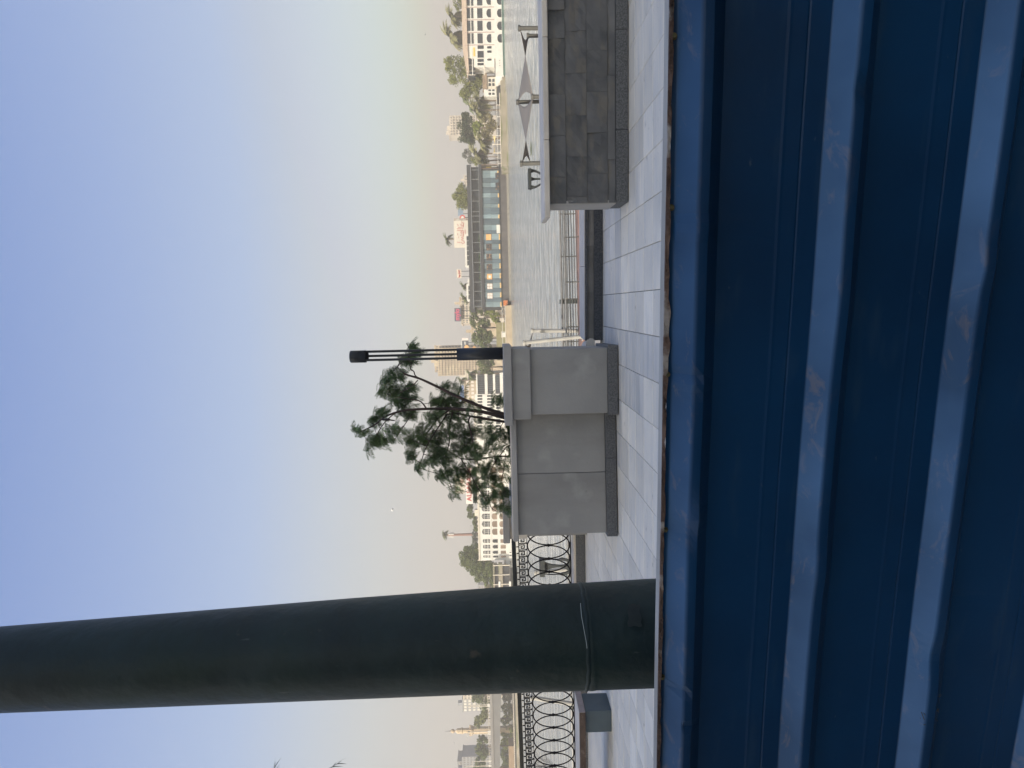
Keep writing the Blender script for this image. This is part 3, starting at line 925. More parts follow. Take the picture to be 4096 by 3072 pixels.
blobs = [(745,300,25,55,10),(700,425,60,55,26),(780,360,30,40,8),(600,560,80,60,26),(520,600,50,50,12),(480,690,50,40,10),(580,700,75,70,24),(660,770,110,85,46),(720,680,60,60,16),
 (700,900,90,50,20),(480,900,60,50,16),(410,960,50,60,14),(300,1055,60,45,16),(240,1030,25,25,4),(430,1130,70,50,20),(540,1060,80,60,22),(390,1190,50,60,10),(640,1060,60,70,14),(500,1150,40,40,6),
 (1070,670,90,50,18),(1060,780,100,70,34),(960,800,50,50,12),(1180,700,30,50,6),(1270,830,45,40,9),(1500,790,50,40,12),(1560,770,25,30,4),(920,930,80,60,22),(1040,900,90,70,26),(1180,930,60,50,10),(850,1060,80,70,24),
 (750,1130,70,60,20),(740,1270,55,50,18),(800,1370,35,60,12),(930,1150,110,90,48),(1080,1040,110,80,40),(1000,1280,100,80,42),(900,1330,50,60,14),(1010,1440,60,60,16),(1090,1450,90,80,26),(1100,1590,45,40,8),
 (1240,1080,90,80,34),(1180,1200,90,80,34),(1290,1250,90,80,34),(1230,1400,90,70,28),(1370,1400,90,70,32),(1330,1540,80,70,26),(1450,1500,80,80,26),(1540,1590,70,60,20),(1450,1180,90,90,34),(1400,1040,60,50,12),(1560,1080,70,70,26),
 (1610,1020,30,40,10),(1640,1100,30,60,16),(1620,1220,40,60,14),(1590,1330,50,60,14),(1500,1330,60,60,12),(1440,1650,70,60,16),(1540,1720,60,50,12),(1600,1780,40,40,6),(1350,1660,50,50,10),(1610,1480,40,60,8),(1150,800,60,60,12),(1330,930,50,40,6)]
def frond_mesh(seed):
    r = random.Random(seed); m = MB()
    L_, n = .26, 13
    spine = []
    for i in range(n+1):
        t = i/n
        spine.append(Vector((L_*t, 0, -.055*t*t + .012*math.sin(t*3+seed))))
    for i in range(n):
        a, b = spine[i], spine[i+1]
        m.add([a+Vector((0,.0016,0)), a-Vector((0,.0016,0)), b-Vector((0,.0012,0)), b+Vector((0,.0012,0))], [(0,1,2,3)])
    for i in range(1, n+1):
        t = i/n
        ln = .095*(math.sin(math.pi*(.12+.80*t))**.7) * r.uniform(.8, 1.1)
        for sgn in (-1, 1):
            if r.random() < .05: continue
            fwd = .55 + .5*t + r.uniform(-.12,.12)
            d = Vector((math.sin(fwd)*.9, sgn*math.cos(fwd), -.28 + r.uniform(-.15,.12))).normalized()
            wv = Vector((d.y, -d.x, 0)).normalized() * .0046
            p = spine[i]; segs = 3; prev = None
            for k in range(segs+1):
                u = k/segs
                c = p + d*ln*u + Vector((.014*u*u, 0, -.022*u*u))
                wd = wv * (1 - .75*abs(u-.45)*1.4)
                cur = (c+wd, c-wd)
                if prev: m.add([prev[0], prev[1], cur[1], cur[0]], [(0,1,2,3)])
                prev = cur
    return m
FM = [frond_mesh(i) for i in range(8)]
FMESH = [f.mesh('leaf', M_leaf) for f in FM]
fr = []
for bx, by, rx, ry, n in blobs:
    c = T(bx, by)
    near = min(nodes, key=lambda p: (p-c).length)
    zone = rt.uniform(0, .55)
    if (near - c).length > .10:
        e = c + Vector((0, zone*.5, 0))
        MB().tube([near, near.lerp(e, .5) + Vector((0,0,.03)), e], [.006,.004,.003], 5).build('twig', M_bark, tree)
    for k in range(int(n*1.6)):
        a = rt.uniform(0, 2*math.pi); q = math.sqrt(rt.random())*.95
        p = T(bx + math.cos(a)*q*rx, by + math.sin(a)*q*ry, zone + rt.uniform(-.22,.22))
        out = p - near; out.z *= .6
        yaw = math.atan2(out.y, out.x) + rt.uniform(-1.0, 1.0)
        p = p - Vector((math.cos(yaw), math.sin(yaw), 0)) * .09
        pitch = rt.uniform(-.25, .75)
        fr.append((p, yaw, pitch, rt.uniform(-.7,.7), rt.uniform(.45, .85)))
rt.shuffle(fr)
fol = MB()
for i, (p, yaw, pitch, roll, sc_) in enumerate(fr):
    k = i % len(FM)
    mt = Matrix.Translation(p) @ Matrix.Rotation(yaw, 4, 'Z') @ Matrix.Rotation(pitch, 4, 'Y') @ Matrix.Rotation(roll, 4, 'X') @ Matrix.Scale(sc_, 4)
    if i < 298:
        o = bpy.data.objects.new('leaf', FMESH[k]); COL.objects.link(o)
        o.parent = tree
        o.matrix_basis = Matrix.Translation(-wloc(tree)) @ mt
    else:
        b = len(fol.v)
        fol.v.extend([tuple(mt @ Vector(q)) for q in FM[k].v])
        fol.f.extend([tuple(b+j for j in f) for f in FM[k].f])
fol.build('foliage', M_leaf, tree, kind='stuff')

# perched bird in the tree
M_birdd = mat('dark_plumage', (.035,.03,.028), .8, scale=30)
def bird(name, P, s, label, material, pose):
    m = MB()
    if pose == 'perched':
        m.ball(P + Vector((0,0,.045*s)), .022*s, .030*s, .045*s, 10, 8)
        m.ball(P + Vector((.008*s,-.012*s,.098*s)), .018*s, .019*s, .018*s, 8, 6)
        m.add([P+Vector((.02*s,-.02*s,.102*s)), P+Vector((.02*s,-.012*s,.096*s)), P+Vector((.045*s,-.026*s,.096*s)), P+Vector((.02*s,-.02*s,.094*s))], [(0,1,2),(1,3,2),(0,2,3)])
        m.add([P+Vector((-.012*s,.01*s,.03*s)), P+Vector((.006*s,.01*s,.02*s)), P+Vector((-.008*s,.03*s,-.055*s)), P+Vector((-.024*s,.03*s,-.05*s))], [(0,1,2,3)])
        m.tube([P, P+Vector((0,0,.02*s))], .003*s, 4)
    else:
        m.ball(P, .16*s, .05*s, .05*s, 10, 6)
        m.ball(P + Vector((.17*s,0,.02*s)), .05*s, .035*s, .035*s, 8, 6)
        m.add([P+Vector((.215*s,.008*s,.02*s)), P+Vector((.215*s,-.008*s,.02*s)), P+Vector((.26*s,0,.01*s)), P+Vector((.215*s,0,.008*s))], [(0,1,2),(1,3,2),(0,2,3)])
        m.add([P+Vector((-.14*s,.03*s,0)), P+Vector((-.14*s,-.03*s,0)), P+Vector((-.26*s,-.05*s,.01*s)), P+Vector((-.26*s,.05*s,.01*s))], [(0,1,2,3)])
        for g in (-1, 1):
            A_ = [Vector((.08*s,0,.02*s)), Vector((-.07*s,0,.02*s))]
            B_ = [Vector((.12*s,g*.22*s,.12*s)), Vector((-.03*s,g*.22*s,.11*s))]
            C_ = Vector((-.02*s,g*.52*s,.04*s))
            for a_, b_ in ((0, 0),):
                up = Vector((0,0,.008*s))
                m.add([P+A_[0],P+A_[1],P+B_[1],P+B_[0],P+A_[0]+up,P+A_[1]+up,P+B_[1]+up,P+B_[0]+up], [(0,1,2,3),(7,6,5,4),(0,4,5,1),(1,5,6,2),(2,6,7,3),(3,7,4,0)])
                m.add([P+B_[0],P+B_[1],P+C_,P+B_[0]+up,P+B_[1]+up], [(0,1,2),(3,2,4),(0,2,3),(1,4,2)])
    o = m.build(name, material, smooth=True)
    return tag(o, label, 'bird')
bp = T(560, 948, -.35)
bird('perched_bird', bp - Vector((0,0,.03)), 1.0, 'small dark bird perched in the upper branches of the feathery tree', M_birdd, 'perched')
M_gull = mat('white_plumage', (.85,.85,.83), .7, scale=30)
bird('flying_bird', pY(1571, 2038, 70), 1.15, 'white gull gliding alone in the open sky left of the feathery tree', M_gull, 'fly').rotation_euler = (rad(-14), 0, rad(205))
bird('flying_bird', pY(1702, 138, 120), .75, 'tiny dark bird flying high above the palms of the white arcaded boat', M_birdd, 'fly').rotation_euler = (rad(25), 0, rad(40))
bird('flying_bird', pY(1817, 2971, 150), .8, 'tiny dark bird in the haze beside the minaret', M_birdd, 'fly').rotation_euler = (rad(-20), 0, rad(120))

# ================================================================== PALM just outside the left edge and bare twigs
M_palm = mat('palm_frond_near', (.05,.07,.025), .6, col2=(.03,.045,.02), scale=3, trans=.15)
M_trunk = mat('palm_trunk', (.16,.115,.08), .9, col2=(.08,.06,.045), scale=5, stretch=(1,1,4), bump=.6)
def palm_frond(L_, droop, n, leaf, r, w=.03):
    m = MB(); sp_ = []
    for i in range(n+1):
        t = i/n
        sp_.append(Vector((L_*(t - .18*t*t*droop), 0, L_*(.45*t - (.62+.35*droop)*t*t))))
    m.tube(sp_, [w*.5*(1-t/(n+2)) for t in range(n+1)], 4)
    for i in range(1, n+1):
        t = i/n
        ln = leaf*(.45+.55*math.sin(math.pi*min(1,.15+.8*t)))
        d0 = (sp_[i]-sp_[i-1]).normalized()
        for sgn in (-1, 1):
            for h in (0, .5):
                p = sp_[i-1].lerp(sp_[i], h)
                d = (d0*.75 + Vector((0, sgn*.85, .1 - .5*r.random()))).normalized()
                wv = d0*w*.6
                e = p + d*ln*r.uniform(.8,1.1) + Vector((0,0,-ln*.28))
                md = p + d*ln*.5
                m.add([p-wv, p+wv, md+wv*.8, md-wv*.8, e], [(0,1,2,3),(3,2,4)])
    return m
rp = random.Random(3)
PF = [palm_frond(1.0, .3+.3*i, 9, .30, rp, .02).mesh('frond', M_palm) for i in range(3)]
pc = pY(1205, 3305, 14.0)
pr = thing('palm_tree', (pc.x, pc.y, 0), 'dark palm fronds poking into the sky from beyond the far left edge', 'palm')
MB().tube([Vector((pc.x+.3, pc.y, 0)), Vector((pc.x+.1, pc.y, pc.z*.5)), pc], [.2,.15,.14], 10).build('trunk', M_trunk, pr)
for k in range(26):
    o = bpy.data.objects.new('frond', PF[k % 3]); COL.objects.link(o); o.parent = pr
    el = rad([-62, -40, -15, 10][k % 4] + rp.uniform(-8, 8))
    o.matrix_basis = Matrix.Translation(pc - wloc(pr)) @ Matrix.Rotation(k*2.399, 4, 'Z') @ Matrix.Rotation(el, 4, 'Y') @ Matrix.Scale(1.32*rp.uniform(.85, 1.1), 4)
M_twig = mat('bare_twig', (.10,.075,.06), .85, col2=(.06,.045,.04), scale=9)
tw = pY(2300, 3150, 14.4)
tr_ = thing('bare_shrub', (tw.x, tw.y, -.1), 'leafless twiggy shrub behind the iron fence near the bench', 'shrub')
def grow(p, d, L_, r, depth):
    q = p + d*L_
    mid = p.lerp(q, .5) + Vector((rp.uniform(-.03,.03), rp.uniform(-.03,.03), 0))
    MBtw.tube([p, mid, q], [r, r*.8, r*.65], 4)
    if depth:
        for k in range(3 if depth > 1 else 2):
            nd = (d + Vector((rp.uniform(-.7,.7), rp.uniform(-.4,.4), rp.uniform(-.15,.45)))).normalized()
            grow(p.lerp(q, rp.uniform(.5,1)), nd, L_*rp.uniform(.6,.8), r*.6, depth-1)
MBtw = MB()
for k in range(5):
    grow(Vector((tw.x, tw.y, -.1)), Vector((rp.uniform(-.3,.75), 0, 1)).normalized(), .62, .008, 4)
MBtw.build('twigs', M_twig, tr_)

# ================================================================== RIVERSIDE WALK below the terrace
QN, QF = pZ(2320, 1100, -3.0).y, pZ(2307, 1100, -3.0).y
M_redp = mat('red_brown_paving', (.36,.22,.18), .8, col2=(.28,.17,.14), scale=1.5, extra=patch((.40,.34,.30), 3, .6, .75, amount=.5))
o = MB().box(-70, 60, QN, QF + .1, -3.35, -3.0).build('riverside_walk', M_redp); tag(o, kind='structure')
o = MB().box(-70, 60, QF + .1, 41.2, -3.35, -3.12).build('quay_edge', M_conc); tag(o, kind='structure')
M_grey_m = mat('grey_galvanised', (.24,.24,.23), .5, metal=.2, col2=(.17,.17,.165), scale=4)
M_rod = mat('thin_rod', (.12,.12,.115), .5, metal=.2, scale=4)
M_pole = mat('pole_paint', (.42,.41,.38), .6, col2=(.33,.32,.29), scale=2)
def railing(Y, vtop, vbot, nb, label, x0, x1, sp_, zb=-3.0, thick=.045, post=M_rod, brackets=False):
    yref = 1100
    h1 = pY(vtop, yref, Y).z
    root = thing('river_railing', (x0, Y, zb), label, 'railing')
    MB().tube([Vector((x0, Y, h1)), Vector((x1, Y, h1))], thick, 8).build('handrail', M_grey_m, root)
    for k in range(nb):
        z = zb + .12 + (h1 - zb - .25) * k/(nb-1)
        MB().tube([Vector((x0, Y, z)), Vector((x1, Y, z))], .019, 4).build('rod', M_rod, root)
    x = x0 + .3
    while x < x1:
        MB().tube([Vector((x, Y, zb)), Vector((x, Y+.05, (zb+h1)/2)), Vector((x, Y, h1))], .035, 5).build('post', M_rod, root)
        x += sp_
    return root
railing(QN + .25, 2260, 2319, 5, 'nearer river railing with a thick grey handrail on the red brown walk', -34, 24, 2.45)
rf = railing(QF - .05, 2245, 2307, 5, 'farther river railing at the water edge with a dark handrail', -34, 24, 2.45*.98, thick=.06)
# wider uprights of the farther railing
for y in (1206, 2300, 2830):
    a = pY(2270, y, QF + .05)
    m = MB().box(a.x-.12, a.x+.12, QF+.02, QF+.16, -3.0, pY(2236, 1100, QF).z)
    m.build('panel_post', mat('dark_green_grey', (.07,.085,.085), .6, scale=2), rf)

# shade sails: hypar membranes between leaning poles
M_sail = mat('grey_sail_cloth', (.19,.17,.15), .8, col2=(.16,.145,.13), scale=.9, stretch=(.5,1,1))
def pole(v, y, Y, foot_dy=0, name_label='', r=.11, material=None):
    top = pY(v, y, Y)
    foot = Vector((top.x - foot_dy*Y/F, Y, -3.0))
    root = thing('sail_pole', foot, name_label, 'pole', group='leaning poles of the shade sails')
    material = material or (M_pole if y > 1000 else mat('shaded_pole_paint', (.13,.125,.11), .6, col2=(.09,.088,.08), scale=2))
    d = (top - foot).normalized()
    MB().tube([foot, top], r, 10).build('shaft', material, root, smooth=False)
    MB().tube([top - d*.14, top - d*.13, top - d*.02, top], [r*1.15, r*1.5, r*1.5, r*.8], 8).build('head', material, root)
    MB().tube([foot, foot + Vector((0,0,.03))], r*2.2, 8).build('foot_plate', material, root)
    return top - d*.12
def sail(A, B, C, D, label, cut=.11):
    """A, C on the near side, B, D on the far side; A and D high, B and C low; the ends AB and CD are cut as arcs"""
    m = MB(); n, k = 22, 10
    for i in range(n+1):
        for j in range(k+1):
            t = j/k
            arc = cut*4*t*(1-t)
            s = arc + (1-2*arc)*i/n
            sag = .035*math.sin(math.pi*s)
            E1, E2 = A.lerp(C, s), B.lerp(D, s)
            p = E1.lerp(E2, t)
            m.v.append(tuple(p - Vector((0,0,0))))
    for i in range(n):
        for j in range(k):
            m.f.append((i*(k+1)+j, (i+1)*(k+1)+j, (i+1)*(k+1)+j+1, i*(k+1)+j+1))
    o = m.build('shade_sail', M_sail, smooth=True)
    so = o.modifiers.new('cloth', 'SOLIDIFY'); so.thickness = .012
    return tag(o, label, 'shade sail', 'twisted shade sails over the riverside walk')
YN_, YF_ = QN - 1.6, QF + .6
a1 = pole(2071, 113, YN_, 2, 'grey sail pole standing farthest to the right, taller of its pair')
a2 = pole(2106, 143, YF_, 4, 'shorter grey sail pole just left of the one farthest right')
a3 = pole(2124, 387, YN_, 3, 'short grey sail pole between the two shade sails')
a4 = pole(2064, 409, YF_, -3, 'tall grey sail pole between the two shade sails')
a5 = pole(2079, 655, YN_, -3, 'grey sail pole at the left end of the sails, beside the goblet sculpture')
a6 = pY(2122, 650, YF_)
sail(a1, a2, a3, a4, 'twisted grey shade sail on the right, dark at its right end')
sail(a3, a4, a5, a6, 'twisted grey shade sail whose dark end meets the pole by the goblet sculpture')
p7 = pole(2122, 1323, QF - .2, 5, 'pale leaning sail pole left of the lamp pillar, ending at the railing')
p8 = pole(2090, 1372, QN - .4, -20, 'pale sail pole leaning sideways close beside the lamp pillar')
sail(p7 + Vector((0,0,0)), p8, pY(2085, 1660, QF), pY(2120, 1650, QN), 'dark sliver of a shade sail hanging behind the lamp pillar')
pole(2135, 2290, YF_, -12, 'pale leaning pole seen through the ovals of the fence')
pole(2120, 2790, YN_, 46, 'thick cream pole leaning steeply behind the fence near the column', r=.11)

# goblet-shaped sculptures
M_bronze = mat('dark_sculpture', (.035,.042,.040), .7, col2=(.022,.024,.026), scale=2)
def sculpture(xt, xb, yl, yr, Y, label, zfoot=-3.0, style=0):
    c = pY((xt+xb)/2, (yl+yr)/2, Y)
    W = (yl - yr)/F*Y
    zt = pY(xt, (yl+yr)/2, Y).z; H = zt - zfoot if style else (zt - pY(xb, (yl+yr)/2, Y).z)
    root = thing('goblet_sculpture', (c.x, Y, zfoot), label, 'sculpture')
    x0, x1 = c.x - W/2, c.x + W/2
    slab = H*(.18 if style == 0 else .10)
    MB().box(x0, x1, Y - .35, Y + .35, zt - slab, zt).build('top_slab', M_bronze, root)
    zb = zt - H
    def rib(f, r_w, name):
        m = MB(); P = []
        for k in range(15):
            t = k/14
            P.append((c.x + f(t), zt - slab*.6 - (H - slab*.6)*t, r_w(t)))
        L_ = [(x - w, z) for x, z, w in P]; R2 = [(x + w, z) for x, z, w in P]
        for k in range(14):
            for (a, b) in ((0, 1),):
                q = [L_[k+1], R2[k+1], R2[k], L_[k]]
                m.add([(x, y, z) for y in (Y-.12, Y+.12) for x, z in q], [(0,1,2,3),(7,6,5,4),(0,4,5,1),(1,5,6,2),(2,6,7,3),(3,7,4,0)])
        m.build(name, M_bronze, root)
    if style == 0:
        for s in (-1, 1):
            rib(lambda t, s=s: s*W*(.47 - .36*max(0, t-.30)**1.5/.586), lambda t: W*(.03 + .13*math.exp(-t/.13)), 'outer_rib')
        rib(lambda t: 0, lambda t: W*(.018 + .16*math.exp(-t/.13) + .5*max(0,t-.6)**2), 'stem')
        MB().tube([Vector((c.x, Y, zb + .05)), Vector((c.x, Y, zfoot))], W*.10, 8).build('foot', M_bronze, root)
    else:
        rib(lambda t: W*.05*math.sin(t*6), lambda t: W*(.04 + .42*math.exp(-t/.11) + .28*math.exp(-((t-.62)/.10)**2) + (.13 if t > .66 else 0)), 'stem')
        for s in (-1, 1):
            rib(lambda t, s=s: s*W*(.42 if t < .1 else .46 - 1.1*max(0, min(t,.72)-.46)), lambda t: W*(.02 + .05*(t > .42)) if (t > .40 and t < .70) else W*.0005, 'outer_rib')
sculpture(2112, 2178, 751, 681, YN_ + 1.0, 'dark goblet sculpture with two teardrop openings, standing clear above the slate wall coping')
sculpture(2158, 2284, 2300, 2234, YN_ + 1.0, 'dark hourglass sculpture seen through the ovals of the iron fence', style=1)

# ================================================================== FAR BANK
M_cream = mat('cream_paint', (.66,.60,.50), .8, col2=(.58,.52,.43), scale=.5)
M_white = mat('white_paint', (.72,.70,.64), .7, col2=(.64,.62,.57), scale=.6)
M_glass = mat('dark_window_glass', (.035,.045,.055), .12, col2=(.02,.025,.03), scale=.6, vary=.3)
M_blueg = mat('pale_blue_glass', (.22,.29,.31), .15, col2=(.15,.21,.24), scale=.5, stretch=(1.5,1,.3), vary=.35, extra=patch((.42,.47,.46), .9, .60, .72, stretch=(2,1,.4), amount=.5))
M_dark = mat('charcoal_cladding', (.045,.047,.052), .7, col2=(.03,.032,.036), scale=.6)
M_hull = mat('dark_grey_hull', (.10,.093,.092), .7, col2=(.07,.066,.066), scale=.5, stretch=(1,1,.5), extra=patch((.16,.14,.12), .7, .6, .75, stretch=(.4,1,1), amount=.6))
M_tan = mat('tan_canopy', (.56,.43,.30), .85, col2=(.48,.36,.25), scale=.6)
M_brownw = mat('brown_curtain', (.24,.17,.12), .7, col2=(.17,.12,.085), scale=.5, vary=.3)
M_teal = mat('teal_band', (.08,.16,.13), .7, col2=(.05,.11,.09), scale=.6)
M_bank = mat('pale_embankment', (.34,.30,.235), .9, col2=(.25,.22,.16), scale=.25, bump=.2, bscale=2, extra=patch((.13,.16,.05), .30, .50, .60, stretch=(.4,1,3), amount=.7))
M_bank2 = mat('sandstone_embankment', (.50,.42,.30), .9, col2=(.38,.31,.22), scale=.25, bump=.2, bscale=2, extra=patch((.25,.21,.15), .8, .62, .72, amount=.6))
def pbox(root, name, material, x0, x1, y0, y1, Y, dep, label=None):
    a, b, c, d = R(x0, x1, y0, y1, Y)
    return MB().box(a, b, Y, Y + dep, c, d).build(name, material, root, label)
def arch_poly(a, b, c, d, rise, n=8, cusp=False):
    pts = [(a, c), (b, c)]
    h = (b - a)/2; cx = (a+b)/2
    for k in range(n+1):
        t = math.pi*k/n
        z = math.sin(t)
        pts.append((cx + h*math.cos(t), d - rise + rise*z))
    return pts
def window(root, x0, x1, y0, y1, Y, arch=0.0, fm=None, pm=None, fw=.12, bars=0, name='window'):
    fm = fm or M_white; pm = pm or M_glass
    a, b, c, d = R(x0, x1, y0, y1, Y)
    rise = (d - c)*arch
    outer = arch_poly(a-fw, b+fw, c-fw, d+fw, rise, 8) if arch else [(a-fw,c-fw),(b+fw,c-fw),(b+fw,d+fw),(a-fw,d+fw)]
    inner = arch_poly(a, b, c, d, rise, 8) if arch else [(a,c),(b,c),(b,d),(a,d)]
    k = len(outer); m = MB()
    vs = [(p[0], Y-.10, p[1]) for p in outer] + [(p[0], Y-.10, p[1]) for p in inner] + [(p[0], Y+.02, p[1]) for p in outer] + [(p[0], Y+.0, p[1]) for p in inner]
    fs = []
    for i in range(k):
        j = (i+1) % k
        fs += [(i, j, k+j, k+i), (i, 2*k+i, 2*k+j, j), (k+i, k+j, 3*k+j, 3*k+i)]
    m.add(vs, fs)
    for q in range(bars):
        x = a + (b-a)*(q+1)/(bars+1)
        m.box(x-.05, x+.05, Y-.08, Y, c, d - rise*.3)
    w = m.build(name, fm, root)
    MB().prism(inner, Y-.045, Y-.005).build('pane', pm, w)
    return w
def Yw(v, y):            # distance at which the water surface shows at this place
    return pZ(v, y, WATER_Z).y

# --- embankments and bank level
BY = Yw(2037, 900)
o = MB().box(-400, 400, BY + 12, BY + 60, WATER_Z - .5, -1.9).build('bank_terrace', M_bank); tag(o, kind='structure')
def embank(x0, x1, y0, y1, material, label, rail=None):
    Y = Yw(x1, (y0+y1)/2)
    root = thing('embankment', (pY(x1, (y0+y1)/2, Y).x, Y, WATER_Z), label, 'embankment')
    a, b, c, d = R(x0, x1, y0, y1, Y)
    MB().box(a, b, Y, BY + 14, WATER_Z - .4, d).build('wall', material, root)
    MB().box(a, b, Y - .25, Y + .6, d, d + .25).build('coping', M_cream, root)
    MB().box(a, b, Y - 1.2, Y - .002, WATER_Z - .4, WATER_Z + .45).build('footing', material, root)
    if rail:
        zt = d + .25
        m = MB(); m.box(a, b, Y+.2, Y+.3, zt + .95, zt + 1.08); m.build('rail', M_white, root)
        x = a + 1
        while x < b:
            MB().box(x-.07, x+.07, Y+.2, Y+.3, zt, zt+.95).build('post', M_white, root); x += 4.2
    return Y, d
Ye, ze = embank(2003, 2030, 665, 372, M_bank, 'mossy pale river wall with a white rail, right of the dark restaurant boat', True)
Ye2, ze2 = embank(2024, 2048, 1430, 1222, M_bank2, 'sunlit sandstone river wall left of the dark restaurant boat', True)
Ye3, ze3 = embank(2032, 2062, 2420, 2240, M_bank2, 'strip of river wall at the bow of the white arcaded boat')
# --- trees of the far bank
LEAFM = {}
def leafmat(key, c, c2):
    if key not in LEAFM: LEAFM[key] = mat('foliage_' + key, c, .75, col2=c2, scale=.45, vary=.0, trans=.12, detail=8, lo=.30, hi=.70)
    return LEAFM[key]
GREENS = {'olive': ((.25,.26,.06), (.12,.14,.035)), 'dark': ((.075,.10,.04), (.035,.052,.022)), 'fresh': ((.28,.32,.05), (.16,.20,.035)), 'mid': ((.16,.20,.05), (.075,.105,.03)),
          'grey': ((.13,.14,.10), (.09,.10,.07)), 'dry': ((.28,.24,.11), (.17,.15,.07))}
def far_tree(lumps, Y, ground, green, label, density=1.0, leaf=.42, group='trees along the far bank', name='bank_tree', seedv=None, trunk=True):
    """lumps: (v, y, radius v, radius y) in picture pixels, turned into clumps of leaves round real limbs"""
    rr = random.Random(seedv if seedv is not None else int(lumps[0][0]*7 + lumps[0][1]))
    cs = []
    for v, y, rv, ry in lumps:
        c = pY(v, y, Y); cs.append((c, ry/F*Y, rv/F*Y))
    bx = sum(c.x for c, _, _ in cs)/len(cs)
    root = thing(name, (bx, Y, ground), label, 'tree', group)
    if trunk:
        zmin = min(c.z - rz*.4 for c, rx, rz in cs)
        base = Vector((bx, Y, ground)); fork = Vector((bx + rr.uniform(-.3,.3), Y, max(ground + .6, zmin)))
        MB().tube([base, base.lerp(fork, .5) + Vector((.15,0,0)), fork], [.38, .30, .24], 8).build('trunk', M_trunkf, root)
        for c, rx, rz in cs:
            MB().tube([fork, fork.lerp(c, .55) + Vector((0,0,-.2)), c], [.18, .11, .05], 5).build('limb', M_trunkf, root)
    m = MB()
    for c, rx, rz in cs:
        ry_ = (rx + rz)/2
        # small sub-clumps give the outline its bumps
        ns = max(9, int(density * 20))
        for s in range(ns):
            u_, t = rr.uniform(-1, 1), rr.uniform(0, 2*math.pi)
            q = math.sqrt(1-u_*u_); rad_ = rr.uniform(.45, .88)
            sc = Vector((c.x + rx*rad_*q*math.cos(t), c.y + ry_*rad_*q*math.sin(t), c.z + rz*rad_*u_))
            sr = (rx*rz)**.5 * rr.uniform(.22, .42)
            nl = int(58*density)
            for k in range(nl):
                v3 = Vector((rr.gauss(0,1), rr.gauss(0,1), rr.gauss(0,1))).normalized()
                p = sc + Vector((v3.x, v3.y, v3.z*.8))*sr*rr.uniform(.6, 1.08)
                a = Vector((rr.gauss(0,1), rr.gauss(0,1), rr.gauss(0,.6))).normalized()
                b = (v3 + Vector((rr.gauss(0,.5), rr.gauss(0,.5), rr.gauss(0,.5)))).normalized().cross(a).normalized()
                l_ = leaf*1.25*rr.uniform(.6,1.3); w = l_*.62
                m.v += [tuple(p - a*l_*.5), tuple(p + b*w*.5), tuple(p + a*l_*.5), tuple(p - b*w*.5)]
                n0 = len(m.v) - 4
                m.f.append((n0, n0+1, n0+2, n0+3))
    m.build('crown', leafmat(green, *GREENS[green]), root, kind='stuff')
    return root
M_trunkf = mat('pale_trunk', (.22,.16,.11), .9, col2=(.13,.10,.07), scale=1.2)
M_datef = mat('date_frond', (.30,.28,.13), .7, col2=(.19,.19,.08), scale=.8, vary=.25, trans=.1)
M_greenf = mat('green_frond', (.20,.24,.08), .7, col2=(.12,.155,.055), scale=.8, vary=.25, trans=.1)
rp2 = random.Random(9)
PFD = [[palm_frond(1.0, dr, 8, .34, rp2, .07).mesh('frond', mt) for dr in (.5, .9, 1.3)] for mt in (M_datef, M_greenf)]
def far_palm(v, y, r, Y, ground, kind, label, n=30, lean=0, spread=(-70, 45)):
    c = pY(v, y, Y); L_ = r/F*Y*1.05
    root = thing('palm_tree', (c.x + lean, Y, ground), label, 'palm', 'palms along the far bank')
    MB().tube([Vector((c.x + lean, Y, ground)), Vector((c.x + lean*.4, Y, (ground + c.z)/2)), c], [.34, .27, .25], 8).build('trunk', M_trunkf, root)
    for k in range(n):
        o = bpy.data.objects.new('frond', PFD[kind][k % 3]); COL.objects.link(o); o.parent = root
        el = rad(spread[0] + (spread[1]-spread[0]) * ((k*.618) % 1.0))
        o.matrix_basis = Matrix.Translation(c - wloc(root)) @ Matrix.Rotation(k*2.399, 4, 'Z') @ Matrix.Rotation(el, 4, 'Y') @ Matrix.Scale(L_*rp2.uniform(.85, 1.12), 4)
    return root
G = -1.9
TB = BY + 22
far_palm(1812, 142, 62, TB+16, G, 0, 'shaggy date palm with hanging dry fronds behind the end of the white arcaded boat roof', 44, spread=(-75, 70))
far_palm(1816, 66, 48, TB+12, G, 0, 'bushy date palm above the middle of the white arcaded boat roof', 36)
far_tree([(1838, 15, 28, 30), (1842, -40, 30, 40)], TB+20, G, 'olive', 'green tree above the white arcaded boat at the very edge of the view')
far_tree([(1795, 255, 28, 32), (1815, 300, 38, 45), (1850, 260, 42, 40), (1875, 320, 42, 45), (1900, 345, 40, 40), (1905, 290, 40, 40), (1862, 370, 28, 26), (1925, 330, 34, 44)], TB, G, 'olive', 'large loose olive-green tree behind the bow of the white arcaded boat', 1.1, .5)
far_palm(1858, 392, 26, TB+24, G, 1, 'small green palm above the cream kiosk boat', 20)
far_palm(1886, 422, 34, TB+18, G, 1, 'slim green palm left of the cream kiosk boat, half hidden by a date palm', 22)
far_palm(1920, 402, 44, TB-5, G, 0, 'drooping date palm close behind the cream kiosk boat', 34)
far_palm(1916, 441, 52, TB-7, G, 0, 'tall date palm with a reddish trunk above the mossy river wall', 40)
far_tree([(1858, 500, 30, 36), (1868, 545, 36, 32), (1885, 505, 34, 40), (1862, 465, 20, 16), (1880, 565, 26, 22)], TB+8, G, 'dark', 'dense dark round tree in front of the pale tower block', 1.3, .42)
far_tree([(1902, 505, 18, 22), (1912, 530, 22, 22), (1922, 500, 18, 18)], TB-2, G, 'fresh', 'bright yellow-green tree under the dense dark round tree', 1.0, .4)
